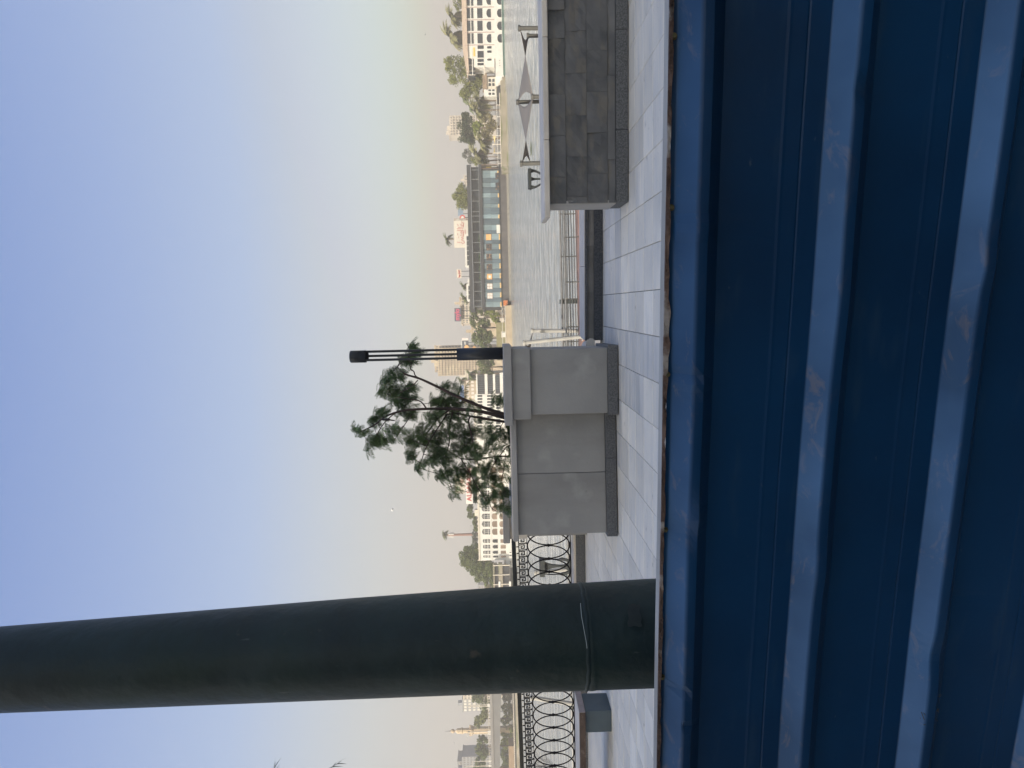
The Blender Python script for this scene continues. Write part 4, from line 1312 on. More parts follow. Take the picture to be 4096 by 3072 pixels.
far_tree([(1950, 480, 26, 26), (1958, 515, 24, 26), (1940, 535, 22, 22), (1975, 500, 20, 24)], TB-8, G, 'dry', 'scrubby brownish bushes behind the mossy river wall', 1.0, .4, name='bank_shrub')
far_palm(1932, 566, 46, TB-6, G, 0, 'leaning date palm over the small white pergola posts', 34, lean=1.5)
far_palm(1912, 615, 50, TB-4, G, 0, 'wide date palm next to the dark restaurant boat', 40)
far_tree([(1905, 640, 26, 18), (1935, 645, 26, 16)], TB-1, G, 'olive', 'olive shrub squeezed against the end of the dark restaurant boat', .9, .4, name='bank_shrub')
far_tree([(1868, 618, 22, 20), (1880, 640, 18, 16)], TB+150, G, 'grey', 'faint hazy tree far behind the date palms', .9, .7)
far_tree([(1830, 785, 26, 30), (1852, 770, 30, 38), (1850, 812, 26, 28), (1865, 790, 26, 42)], TB+10, G, 'olive', 'compact bushy tree rising over the roof of the dark restaurant boat', 1.4, .38)
far_palm(1792, 957, 30, TB+30, G, 1, 'lone tall palm standing above the striped billboard', 18, spread=(-60, 10))
far_palm(1856, 1143, 24, TB+30, G, 1, 'small palm between the white vehicles above the restaurant boat', 20)
far_palm(1862, 1192, 30, TB+24, G, 1, 'palm just right of the dark sign with pink letters', 22)
far_tree([(1900, 1245, 26, 22), (1905, 1285, 30, 26), (1935, 1250, 26, 24), (1940, 1290, 26, 20)], TB, G, 'mid', 'dense green tree directly left of the dark restaurant boat', 1.2, .42)
far_tree([(1962, 1240, 20, 18), (1980, 1265, 22, 24), (1992, 1285, 14, 16)], TB-8, G, 'fresh', 'low bright green bushes on the bank left of the restaurant boat', 1.0, .4, name='bank_shrub')
far_palm(1925, 1312, 26, TB+2, G, 0, 'thin palm between the two dense green trees on the bank', 20)
far_tree([(1905, 1350, 22, 26), (1925, 1330, 26, 20), (1935, 1365, 30, 28), (1955, 1345, 26, 26), (1945, 1390, 28, 22)], TB-2, G, 'mid', 'broad green tree on the bank just right of the lamp', 1.2, .42)
far_tree([(1925, 1450, 20, 22), (1940, 1475, 24, 26), (1960, 1455, 24, 22), (1962, 1500, 20, 18)], TB-2, G, 'mid', 'green tree on the bank just left of the lamp', 1.1, .42)
far_palm(1884, 1496, 30, TB+10, G, 1, 'palm at the glazed end of the white boat, left of the lamp', 24)
far_palm(1846, 1521, 24, TB+20, G, 1, 'small palm above the brown building behind the white boat', 20)
far_tree([(1880, 2030, 16, 16), (1885, 2055, 18, 20), (1898, 2085, 14, 20), (1905, 2110, 10, 18)], TB+30, G, 'mid', 'dark trees sloping down behind the roof of the white arcaded boat', 1.1, .42)
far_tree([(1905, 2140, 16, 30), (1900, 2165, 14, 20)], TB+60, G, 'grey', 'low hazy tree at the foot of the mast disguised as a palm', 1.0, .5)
far_tree([(1868, 2220, 32, 34), (1860, 2245, 26, 30), (1895, 2260, 40, 44), (1895, 2205, 36, 36), (1930, 2245, 40, 46), (1925, 2290, 44, 40), (1955, 2270, 34, 50), (1960, 2310, 30, 36), (1975, 2330, 20, 30)], TB-4, G, 'mid', 'huge spreading green tree at the left end of the white arcaded boat', 1.5, .5)
far_tree([(1966, 2350, 30, 30), (1960, 2395, 34, 30), (1950, 2440, 40, 40)], TB+60, G, 'dry', 'pale hazy trees beside the steel column above the fence', 1.0, .5)

# --- white arcaded boat on the right
def boat_root(label, v, y, Y): return thing('river_boat', (pY(v, y, Y).x, Y, WATER_Z), label, 'boat')
Yb = Yw(2016, 120)
rb = boat_root('white arcaded river boat on the right with a tan canopy roof and dark arched openings', 2010, 120, Yb)
pbox(rb, 'hull', M_white, 1978, 2011, 305, -120, Yb, 9)
pbox(rb, 'waterline_band', M_teal, 2008, 2018, 300, -120, Yb - .12, 9.2)
pbox(rb, 'superstructure', M_white, 1880, 1978, 232, -120, Yb + .3, 8)
pbox(rb, 'upper_saloon', M_white, 1864, 1880, 232, -120, Yb + .4, 8)
a, b, c, d = R(1845, 1866, 176, -120, Yb)
MB().add([(a, Yb-.4, c), (b, Yb-.4, c), (b, Yb+4, d), (a, Yb+4, d), (b, Yb+9, c), (a, Yb+9, c)], [(0,1,2,3),(3,2,4,5),(0,3,5),(1,4,2),(0,5,4,1)]).build('canopy_roof', M_tan, rb)
e, f, g, h = R(1866, 1875, 292, 176, Yb)
MB().add([(e, Yb-.4, g), (a, Yb-.4, c), (a, Yb+4, d), (e, Yb+4, h), (a, Yb+9, c), (e, Yb+9, g)], [(0,1,2,3),(3,2,4,5),(0,3,5),(0,5,4,1)]).build('bow_canopy', M_tan, rb)
for k in range(7):
    yc = 154 - 50.5*k
    if yc < -110: break
    window(rb, 1866+yc*.012, 1880+yc*.012, yc+21, yc-21, Yb+.4, fw=.1)
    window(rb, 1884+yc*.012, 1893+yc*.012, yc+21, yc-21, Yb+.3, fw=.1)
    window(rb, 1908+yc*.012, 1929+yc*.012, yc+20, yc-20, Yb+.3, fw=.15)
    window(rb, 1945+yc*.012, 1963+yc*.012, yc+17, yc-17, Yb+.3, arch=.55, fw=.15)
    window(rb, 1987+yc*.015, 2005+yc*.015, yc+17, yc-17, Yb, arch=.6, fw=.1)
    pbox(rb, 'mullion_post', mat('rose_trim', (.45,.33,.30), .7, scale=2), 1860, 1978, yc+26.5, yc+24.5, Yb+.1, .2)
for y, hw in ((190,5),(207,5),(224,4.5),(239,4),(251,3.5),(261,3)):
    window(rb, 1948, 1966, y+hw, y-hw, Yb + .3 + max(0,(y-215))*.02, arch=.25, fw=.08)
pbox(rb, 'bow_cabin', M_white, 1895, 1978, 268, 232, Yb + .8, 6)
pbox(rb, 'bow_saloon', M_glass, 1871, 1900, 300, 232, Yb + 1.0, 5)
for y in (232, 260, 284, 299): pbox(rb, 'saloon_post', M_cream, 1868, 1902, y+1, y-1, Yb + .9, .3)
pbox(rb, 'saloon_rail', M_white, 1888, 1891, 300, 178, Yb + .2, .2)
for y0, y1 in ((196, 182), (231, 204), (248, 236), (262, 252)): window(rb, 1910, 1935, y0, y1, Yb+.3 if y0 < 235 else Yb + .8, fw=.1)
pbox(rb, 'flag_board', mat('yellow_board', (.75,.55,.12), .7, scale=2), 1893, 1900, 225, 190, Yb + .1, .1)
a, b, c, d = R(1982, 2010, 345, 305, Yb)
MB().add([(a, Yb+3, d), (b, Yb, d), (b, Yb, c), (b, Yb+8, d), (b, Yb+8, c), (a+1.4, Yb+3, c)], [(0,1,2,5),(0,3,1),(0,5,4,3),(1,3,4,2)]).build('bow', M_white, rb)
for y in (242, 252, 262): MB().ball(pY(1999, y, Yb - .02), .14, .05, .14).build('porthole', M_glass, rb)
pbox(rb, 'bow_deck_rail', M_cream, 1935, 1939, 300, 262, Yb + .6, .2)

# --- cream kiosk boat
Yk = Yb + 2
rk = boat_root('small cream kiosk boat with a brown pitched roof next to the white boat bow', 2005, 345, Yk)
pbox(rk, 'cabin', M_cream, 1945, 1984, 386, 308, Yk + .6, 5)
a, b, c, d = R(1930, 1948, 357, 290, Yk)
MB().add([(a, Yk, c), (b, Yk, c), (b, Yk+2.5, d), (a, Yk+2.5, d), (b, Yk+5.5, c), (a, Yk+5.5, c)], [(0,1,2,3),(3,2,4,5),(0,3,5),(1,4,2)]).build('roof', mat('brown_thatch', (.32,.23,.15), .9, col2=(.2,.15,.1), scale=1), rk)
pbox(rk, 'side_wall', M_white, 1936, 1984, 386, 357, Yk + .5, 4)
for y0, y1 in ((328, 316), (345, 333), (365, 358), (380, 371)):
    window(rk, 1954, 1964, y0, y1, Yk + .5 if y0 > 350 else Yk + .6, fw=.12)
    window(rk, 1969, 1978, y0, y1, Yk + .5 if y0 > 350 else Yk + .6, fw=.08)
pbox(rk, 'pontoon', M_dark, 1988, 2006, 392, 330, Yk + .3, 6)
pbox(rk, 'pontoon_rail', M_bank, 1984, 1988, 392, 345, Yk + .2, .2)

# --- pergola posts on the bank with yellow awnings
for i, y in enumerate((542, 577, 612)):
    p = pY(2005, y, Ye + 1)
    zt = pY(1970, y, Ye + 1).z
    root = thing('pergola_post', (p.x, Ye+1, ze), ['pale square pergola post beside the scrubby bushes, right of its pair', 'pale middle pergola post under the leaning date palm', 'pale pergola post next to the restaurant boat, last on the left'][i], 'post', 'pergola posts on the mossy wall')
    MB().box(p.x-.14, p.x+.14, Ye+.9, Ye+1.2, ze+.2, zt).build('upright', M_cream, root)
    MB().box(p.x-.14, p.x+.14, Ye+1.2, Ye+4, zt-.2, zt).build('arm', M_cream, root)
    if i != 1:
        q = p.x - (.2 if i == 0 else -.2)
        s = -1 if i == 0 else 1
        MB().add([(q, Ye+1, zt-.3), (q, Ye+1, zt-1.0), (q + s*2.6, Ye+2.5, zt-.75), (q, Ye+1.05, zt-.3), (q, Ye+1.05, zt-1.0)], [(0,1,2),(3,2,4),(0,3,4,1)]).build('awning', mat('straw_awning', (.70,.55,.25), .8, scale=2), root)

# --- dark floating restaurant
Yr = Yw(2038, 945)
rr_ = boat_root('long dark floating restaurant with pale blue curtained glass below and a planted open deck above', 2030, 945, Yr)
def sl(v, y): return v + (y - 945)*.0015     # tiny perspective drift along the boat
SLP = ROLL
def rbx(name, material, x0, x1, y0, y1, dY=0, dep=1.0, parent=None):
    ym = (y0+y1)/2
    o_ = (945 - ym) * -0.0235
    return pbox(parent or rr_, name, material, x0 + o_, x1 + o_, y0, y1, Yr + dY, dep)
# pixel columns below are those of the middle of the boat (row 945)
rbx('roof', M_dark, 1873, 1891, 1236, 659, -.3, 12)
rbx('gutter', mat('grey_gutter', (.17,.18,.19), .6, scale=2), 1887, 1890, 1236, 659, -.45, .2)
rbx('deck_interior', M_glass, 1891, 1922, 1230, 668, 2.0, 8)
rbx('fascia', M_dark, 1922, 1932, 1234, 657, -.2, 12)
rbx('fascia_rail', mat('grey_gutter', (.17,.18,.19), .6), 1919, 1921, 1232, 657, -.3, .15)
for y in (679.5, 717, 760.6, 804, 846.5, 863.8, 887, 928, 970, 1009.5, 1049, 1089, 1128, 1165, 1203, 1225):
    rbx('deck_post', mat('grey_post', (.20,.21,.21), .6, scale=2), 1890, 1922, y+.9, y-.9, -.1, .2)
M_plantf = leafmat('deck', (.10,.15,.06), (.05,.085,.04))
m = MB(); rq = random.Random(21)
for k in range(1500):
    y = rq.choice([rq.uniform(690, 1225), rq.gauss(960, 10), rq.gauss(1030, 9), rq.gauss(1075, 8), rq.gauss(1110, 8)])
    if y < 690 or y > 1226: continue
    hgt = abs(rq.gauss(0, 3.2)) + rq.random()*1.5
    p = pY(1920 - (945 - y) * -0.0235*-1 - hgt, y, Yr + rq.uniform(0, .5))
    a = Vector((rq.gauss(0,1), rq.gauss(0,1), rq.gauss(0,1))).normalized(); b = a.orthogonal().normalized()
    l_ = rq.uniform(.2,.5)
    m.add([p-a*l_*.5, p+b*l_*.2, p+a*l_*.5, p-b*l_*.2], [(0,1,2,3)])
m.build('deck_plants', M_plantf, rr_, kind='stuff')
rbx('lower_wall', M_dark, 1932, 2001, 1230, 672, .9, 10)
rbx('plinth_line', mat('black_band', (.02,.022,.026), .6), 2001, 2006, 1238, 657, -.15, 11)
rbx('hull', M_hull, 2006, 2031, 1206, 657, 0, 11)
rbx('rubbing_strake', mat('pale_strake', (.30,.28,.24), .8, scale=1, extra=patch((.15,.14,.12), 1, .5, .7)), 2031, 2039, 1206, 640, -.3, .5)
# curtained glass panels, alternately lighter and darker
ys = [682, 712, 731, 748, 772, 790, 815, 831, 857, 874, 899, 921, 935, 960, 975, 998, 1014, 1036, 1052, 1075, 1091, 1114, 1130, 1152, 1168, 1190, 1207, 1228]
M_blueg2 = mat('dim_blue_glass', (.11,.155,.18), .15, col2=(.075,.11,.135), scale=.5, stretch=(1.5,1,.3), vary=.25)
for i in range(len(ys)-1):
    for (v0, v1) in ((1933, 1966), (1966.6, 2000)):
        rbx('glass_panel', M_blueg if i % 2 == 0 else M_blueg2, v0, v1, ys[i+1]-.4, ys[i]+.4, .55, .3)
    if i % 2 == 0: rbx('lit_slot', mat('amber_slot', (.75,.50,.20), .7, scale=3), 1995, 2000, ys[i+1]-1, ys[i]+1, .50, .04)
M_or = mat('orange_panel', (.78,.45,.18), .6, col2=(.70,.38,.14), scale=1.5)
M_wht = mat('white_panel', (.78,.72,.66), .6, col2=(.66,.58,.54), scale=3)
M_pict = mat('dark_picture', (.04,.04,.045), .4, col2=(.35,.20,.10), scale=1.6, lo=.34, hi=.46)
def picture(y0, y1, material, kindp, label):
    w = rbx('framed_panel', material, 1944, 1964.5, y0, y1, .42, .12)
    w['label'] = label
    xm = (y0+y1)/2
    a, b, c, d = R(1944 + (xm-945)*.0235, 1964.5 + (xm-945)*.0235, y0, y1, Yr)
    m = MB(); t = .07
    m.box(a-t, b+t, Yr+.36, Yr+.42, c-t, c); m.box(a-t, b+t, Yr+.36, Yr+.42, d, d+t); m.box(a-t, a, Yr+.36, Yr+.42, c, d); m.box(b, b+t, Yr+.36, Yr+.42, c, d)
    if kindp == 'grid':
        m.box((a+b)/2-.04, (a+b)/2+.04, Yr+.38, Yr+.42, c, d); m.box(a, b, Yr+.38, Yr+.42, (c+d)/2-.04, (c+d)/2+.04)
    m.build('panel_frame', mat('brown_frame', (.20,.12,.07), .6, scale=2) if kindp != 'x' else M_or, w)
    if kindp == 'box':
        MB().box(a + (b-a)*.25, b - (b-a)*.25, Yr+.385, Yr+.42, c + (d-c)*.25, d - (d-c)*.3).build('inner_panel', M_wht, w)
picture(960, 936, M_or, '', 'plain orange panel')
picture(1000, 976, M_pict, '', 'dark picture with an orange corner')
picture(1040, 1016, M_pict, '', 'dark picture with a plant')
picture(1079, 1056, M_pict, '', 'dark picture with bright shapes')
picture(1117, 1095, M_or, 'box', 'amber panel with a white inner square')
picture(1156, 1134, M_wht, 'grid', 'white panel divided by a cross')
picture(1194, 1172, M_wht, 'grid', 'second white panel divided by a cross')
rbx('white_banner', M_white, 1987, 2001, 933, 899, .2, .1)
rbx('picture_low', M_pict, 1987, 2000, 716, 692, .4, .1)
rbx('picture_low', M_pict, 1987, 2000, 759, 731, .4, .1)
for y in (658, 674): rbx('end_post', M_brownw, 1932, 2001, y+1, y-1, .1, .2)
rbx('end_deck', mat('brown_deck', (.20,.15,.10), .8, scale=1), 1932, 2001, 676, 660, 2.5, 4)
rbx('deck_figure', M_white, 1972, 1994, 669, 664, 1.5, .5)
rbx('yellow_banner', mat('yellow_board', (.75,.55,.12), .7), 1950, 1972, 671, 667, 1.4, .1)
rbx('bow_platform', M_hull, 2008, 2034, 658, 634, 1, 6)

# orange floats stacked at the left end
M_float = mat('orange_float', (.75,.25,.06), .55, col2=(.62,.18,.04), scale=3, vary=.15)
rt_ = thing('float_stack', (pY(2030, 1213, Yr-1).x, Yr-1, WATER_Z), 'stack of orange floats moored at the left end of the dark restaurant boat', 'floats')
for i in range(5):
    for j in range(3):
        a, b, c, d = R(2014 + 5.6*j, 2019 + 5.6*j, 1224 - 4.6*i, 1220 - 4.6*i, Yr-1)
        bevel(MB().box(a, b, Yr-1.4, Yr-.9, c, d).build('float', M_float, rt_), .08, 2)

# --- things on the road behind the restaurant boat
def coach(y0, y1, v0, label, Y):
    a, b, c, d = R(v0, v0+30, y0, y1, Y)
    z0 = G + .9; d_ = pY(v0, (y0+y1)/2, Y).z
    r = thing('coach', ((a+b)/2, Y, G), label, 'coach')
    rr_2 = .8
    poly = [(a, z0), (b, z0)] + [(b - rr_2 + rr_2*math.cos(t), d_ - rr_2 + rr_2*math.sin(t)) for t in [math.pi/2*k/5 for k in range(6)]] + [(a + rr_2 - rr_2*math.sin(t), d_ - rr_2 + rr_2*math.cos(t)) for t in [math.pi/2*k/5 for k in range(6)]]
    MB().prism(poly, Y, Y + 2.6).build('body', M_white, r)
    n = max(2, int((b-a)/2.2))
    for k in range(n):
        xa = a + .9 + (b-a-1.8)*k/n; xb = xa + (b-a-1.8)/n - .18
        MB().box(xa, xb, Y-.03, Y+.02, d_ - 1.75, d_ - .75).build('side_window', M_glass, r)
    for x in (a + 1.6, b - 1.6):
        MB().tube([Vector((x, Y-.05, G+.5)), Vector((x, Y+.3, G+.5))], .5, 14).build('wheel', M_dark, r)
coach(1070, 934, 1860, 'long white coach roof showing above the restaurant boat, below the striped billboard', TB+6)
coach(1205, 1133, 1866, 'shorter white coach above the left end of the restaurant boat', TB+6)
coach(1133, 1112, 1870, 'small white van roof between the two coaches', TB+6.5)

def sign(name, x0, x1, y0, y1, Y, face, label, edge=M_dark, posts=True, cat='sign', text=None, tcol=None, tsize=.6, tdy=0, tdv=0):
    a, b, c, d = R(x0, x1, y0, y1, Y)
    r = thing(name, ((a+b)/2, Y, G), label, cat)
    MB().box(a, b, Y, Y+.5, c, d).build('board', face, r)
    if posts:
        for x in (a + (b-a)*.2, a + (b-a)*.8):
            MB().box(x-.12, x+.12, Y+.1, Y+.4, G, c).build('post', edge, r)
    if text:
        cu = bpy.data.curves.new('lettering', 'FONT'); cu.body = text; cu.align_x = 'CENTER'; cu.align_y = 'CENTER'
        cu.size = (d-c)*tsize; cu.extrude = .06; cu.offset = .03*(d-c)*.4
        t = bpy.data.objects.new('lettering', cu); COL.objects.link(t)
        t.rotation_euler = (rad(90), 0, 0)
        t.location = (tdy, -.08, (c+d)/2 - G + tdv)
        dg = bpy.context.evaluated_depsgraph_get()
        me = bpy.data.meshes.new_from_object(t.evaluated_get(dg))
        # fit the word to the board
        xs = [v.co.x for v in me.vertices]; wdt = max(xs) - min(xs)
        k = (b-a)*.86/wdt
        for v in me.vertices: v.co.x *= k
        me.materials.clear(); me.materials.append(tcol)
        bpy.data.objects.remove(t)
        o = bpy.data.objects.new('lettering', me); COL.objects.link(o); o.parent = r
        o.rotation_euler = (rad(90), 0, 0); o.location = (tdy, -.08, (c+d)/2 - G + tdv)
    return r, (a, b, c, d)
M_redl = mat('red_letters', (.45,.008,.015), .6, scale=5)
M_pinkl = mat('pink_letters', (.85,.10,.22), .6, scale=5)
M_signb = mat('slate_sign_face', (.085,.10,.13), .6, scale=2)
sign('name_sign', 1818, 1844, 1285, 1232, TB+40, M_signb, 'dark sign with the pink word mylo on the roof of the pale building', text='mylo', tcol=M_pinkl, tsize=1.05, tdv=.2)
r, (a, b, c, d) = sign('billboard', 1816, 1880, 990, 882, TB+12, M_cream, 'big cream billboard with fine stripes and red Arabic script', cat='billboard')
for k in range(26):
    x = a + (b-a)*(k+.5)/26
    MB().box(x-.09, x+.09, TB+11.93, TB+12, c, d).build('rib', M_white, r)
rs_ = random.Random(4)
m = MB()
def stroke(pts, wd):      # script in board units: x from the left 0..1, z from the bottom 0..1
    P = [Vector((a + (b-a)*p, TB+11.9, c + (d-c)*q)) for p, q in pts]
    for p, q in zip(P[:-1], P[1:]):
        e = (q-p).normalized(); n = Vector((-e.z, 0, e.x))*wd; p = p - e*wd*.5; q = q + e*wd*.5
        m.hexa([p-n, q-n, q-n+Vector((0,.05,0)), p-n+Vector((0,.05,0)), p+n, q+n, q+n+Vector((0,.05,0)), p+n+Vector((0,.05,0))])
for st in ([(.95,.52),(.90,.38),(.84,.38),(.80,.50),(.84,.58),(.88,.48)], [(.84,.38),(.76,.40),(.74,.72)], [(.70,.80),(.69,.42)], [(.64,.80),(.63,.42),(.56,.40),(.52,.52),(.57,.60),(.60,.48)],
           [(.56,.40),(.46,.42),(.45,.62)], [(.46,.42),(.40,.42),(.37,.56),(.33,.42),(.28,.56),(.24,.40)], [(.24,.40),(.17,.36),(.14,.48),(.20,.56)], [(.20,.80),(.19,.62)], [(.80,.72),(.86,.76)], [(.40,.70),(.36,.72)], [(.30,.30),(.50,.28),(.66,.31)], [(.52,.78),(.46,.76)]):
    stroke(st, .10)
m.build('red_script', M_redl, r)
sign('lattice_tower', 1815, 1872, 882, 873, TB+12, mat('rusty_lattice', (.22,.15,.11), .8, col2=(.5,.47,.43), scale=2), 'rust brown lattice end beside the striped billboard', cat='lattice')
sign('blue_hoarding', 1832, 1853, 862, 824, TB+60, mat('faded_blue', (.22,.30,.40), .7, scale=1, extra=patch((.6,.62,.64), .9, .62, .7, stretch=(1,1,.4))), 'faded blue hoarding beside the bushy tree over the restaurant roof', cat='hoarding')
r = thing('round_sign', (pY(1850, 870, TB+30).x, TB+30, G), 'round red sign half hidden by the rusty lattice', 'sign')
c_ = pY(1850, 870, TB+30)
MB().tube([c_, c_ + Vector((0,.4,0))], 11/F*TB*1.1, 24).build('disc', mat('sign_red', (.62,.10,.08), .6), r)
MB().tube([c_ - Vector((0,.05,0)), c_], 5.5/F*TB*1.1, 20).build('centre', M_white, r)
MB().box(c_.x-.15, c_.x+.15, TB+30, TB+30.3, G, c_.z-1).build('post', M_dark, r)
r, (a, b, c, d) = sign('small_billboard', 1827, 1846, 1113, 1078, TB+60, M_cream, 'small cream billboard with red squiggles on thin posts above the white van', cat='billboard')
m = MB()
for st in ([(.9,.7),(.8,.3),(.7,.7),(.6,.3)], [(.55,.7),(.45,.4),(.55,.3)], [(.35,.35),(.2,.35),(.2,.5),(.35,.5)], [(.15,.3),(.1,.7)]):
    P = [Vector((a + (b-a)*p, TB+59.9, c + (d-c)*q)) for p, q in st]
    for p, q in zip(P[:-1], P[1:]):
        m.tube([p, q], .14, 4)
m.build('red_squiggle', M_redl, r)
MB().box(a + (b-a)*.2, a + (b-a)*.36, TB+59.85, TB+59.95, c + (d-c)*.25, c + (d-c)*.55).build('red_square', M_redl, r)
r, (a, b, c, d) = sign('street_sign', 1846, 1874, 1402, 1362, TB+20, M_signb, 'black street sign with white lines and an orange disc beside the lamp', cat='sign')
MB().box(a, b, TB+19.9, TB+20, d-.25, d).build('top_strip', M_white, r)
pbox(r, 'light_panel', M_wht, 1848, 1873, 1362, 1352, TB+20, .4)
pbox(r, 'white_line', M_white, 1858, 1862, 1380, 1366, TB+19.85, .08)
c_ = pY(1866, 1389, TB+19.6); MB().tube([c_, c_ + Vector((0,.3,0))], .95, 20).build('orange_disc', M_or, r)
r = thing('flame_sign', (pY(1898, 1392, TB+14).x, TB+14, G), 'small orange round sign among the trees beside the lamp', 'sign')
c_ = pY(1897, 1392, TB+14); MB().tube([c_, c_ + Vector((0,.3,0))], .75, 16).build('disc', M_or, r); MB().box(c_.x-.1, c_.x+.1, TB+14, TB+14.2, G, c_.z).build('post', M_dark, r)
r = thing('white_cabin', (pY(2014, 1336, Ye2+2).x, Ye2+2, ze2), 'small white cabin on the sandstone river wall', 'cabin')
pbox(r, 'walls', M_white, 2007, 2022, 1347, 1327, Ye2+2, 2.5); pbox(r, 'roof', M_cream, 2005, 2007.5, 1348, 1325, Ye2+1.8, 3); pbox(r, 'dark_gap', M_glass, 2008, 2021, 1330, 1328, Ye2+1.96, .05)
pbox(thing('grass_slope', (pY(2000, 1340, TB-12).x, TB-12, G), 'dry grassy slope above the sandstone river wall', 'slope'), 'slope', mat('dry_grass', (.26,.24,.13), .95, col2=(.18,.17,.09), scale=.8, bump=.5), 1986, 2024, 1440, 1290, TB-12, 3)

# --- buildings beyond the trees
def building(v0, v1, y0, y1, Y, wallm, label, floors, bays, style='plain', dep=14, winm=None, name='apartment_building', wf=.55, hf=.5):
    a, b, c, d = R(v0, v1, y0, y1, Y)
    r = thing(name, ((a+b)/2, Y, G), label, 'building')
    MB().box(a, b, Y, Y+dep, G, d).build('walls', wallm, r)
    MB().box(a-.3, b+.3, Y-.3, Y+dep+.3, d, d+.6).build('parapet', wallm, r)
    MB().box(a + (b-a)*.35, a + (b-a)*.55, Y+3, Y+7, d+.6, d+3.2).build('roof_hut', wallm, r)
    H = (d - c)
    n_all = floors
    wm = winm or M_glass
    many = floors*bays > 60
    mw = MB(); ms = MB()
    for f in range(floors):
        z = c + H*(f+.5)/floors
        for k in range(bays):
            x = a + (b-a)*(k+.5)/bays
            ww, hh = (b-a)/bays*wf/2, H/floors*hf/2
            if many: mw.box(x-ww, x+ww, Y-.06, Y+.05, z-hh, z+hh)
            else:
                w = MB().box(x-ww-.12, x+ww+.12, Y-.05, Y+.05, z-hh-.12, z+hh+.12).build('window', M_cream, r)
                MB().box(x-ww, x+ww, Y-.09, Y-.04, z-hh, z+hh).build('pane', wm, w)
        if style == 'balcony':
            ms.box(a-.15, b+.15, Y-1.1, Y-.002, z - H/floors*.5, z - H/floors*.5 + .25)
            ms.box(a-.15, b+.15, Y-1.12, Y-1.0, z - H/floors*.5 + .25, z - H/floors*.5 + .95)
            for k in range(bays + 1):
                x = a + (b-a)*k/bays
                ms.box(x-.2, x+.2, Y-1.05, Y-.002, z-H/floors*.5+.25, z+H/floors*.5)
    if many: mw.build('windows', wm, r, kind='stuff')
    if style == 'balcony': ms.build('balconies', wallm, r, kind='stuff')
    return r
M_b1 = mat('pale_facade', (.62,.55,.45), .85, col2=(.52,.46,.38), scale=.15)
M_b2 = mat('sand_facade', (.52,.42,.30), .85, col2=(.40,.33,.24), scale=.12, extra=patch((.66,.56,.38), .2, .55, .65, amount=.7))
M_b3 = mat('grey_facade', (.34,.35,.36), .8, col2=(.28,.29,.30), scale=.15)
M_win2 = mat('shaded_opening', (.16,.15,.15), .6, col2=(.10,.10,.11), scale=.4)
building(1801, 1905, 540, 464, 620, M_b1, 'pale high-rise with stacked balconies behind the dense dark round tree', 9, 7, 'balcony', winm=M_win2)
building(1797, 1810, 540, 505, 628, M_b1, 'set-back top block beside the pale high-rise roof', 1, 3, winm=M_win2)
building(1858, 1930, 723, 700, 560, M_b1, 'small pale building showing over the roof at the right of the restaurant boat', 6, 2, winm=M_win2)
building(1848, 1900, 1292, 1208, TB+42, M_b1, 'pale low building under the mylo sign with rows of small windows', 4, 12, winm=M_win2)
building(1890, 1930, 1345, 1292, TB+44, M_b2, 'low sand-coloured wing left of the mylo building', 2, 4, winm=M_win2)
building(1842, 1900, 1222, 1190, TB+75, M_b2, 'sand-coloured rooftops behind the palm right of the mylo sign', 3, 3, winm=M_win2)
building(1755, 1960, 1500, 1392, 460, M_b2, 'tall sand-coloured apartment tower rising behind the lamp and the trees', 17, 12, 'balcony', winm=M_win2, name='apartment_tower')
building(1742, 1960, 1484, 1380, 468, M_b2, 'rear slab of the sand-coloured apartment tower', 17, 10, winm=M_win2, name='apartment_tower')
building(1862, 1920, 1610, 1520, TB+24, M_b2, 'sandy brown building behind the glazed end of the white boat', 3, 6, winm=M_wht)
building(1865, 1900, 1521, 1484, TB+40, M_cream, 'plain cream block behind the palm left of the lamp', 1, 2, winm=M_win2)
sign('blue_billboard', 1840, 1864, 1605, 1541, TB+26, mat('blue_poster', (.20,.28,.50), .6, col2=(.45,.40,.42), scale=.3, lo=.3, hi=.5), 'blue and white billboard on the sandy brown building behind the tree', cat='billboard')
building(1855, 1960, 2796, 2700, 420, M_b1, 'pale hotel block with small square windows left of the steel column', 8, 10, winm=M_win2)
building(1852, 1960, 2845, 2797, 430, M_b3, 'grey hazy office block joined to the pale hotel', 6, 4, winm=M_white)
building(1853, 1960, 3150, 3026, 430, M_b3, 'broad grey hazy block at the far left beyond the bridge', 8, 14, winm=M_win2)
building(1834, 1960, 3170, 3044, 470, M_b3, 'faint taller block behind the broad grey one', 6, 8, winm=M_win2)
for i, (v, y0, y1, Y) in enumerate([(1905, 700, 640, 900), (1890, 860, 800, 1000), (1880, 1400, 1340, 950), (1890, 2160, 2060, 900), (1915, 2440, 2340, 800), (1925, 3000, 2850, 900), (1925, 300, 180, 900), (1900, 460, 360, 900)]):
    building(v, 1965, y0, y1, Y, M_b3, ['faint hazy block far beyond the date palms', 'faint hazy block far beyond the bushy tree over the restaurant', 'faint hazy block far beyond the black street sign', 'faint hazy block far beyond the palm-shaped mast', 'faint hazy block beside the steel column', 'faint hazy block beyond the minaret', 'faint hazy block beyond the olive-green tree', 'faint hazy block beyond the cream kiosk boat'][i], 5, 6, winm=M_win2)

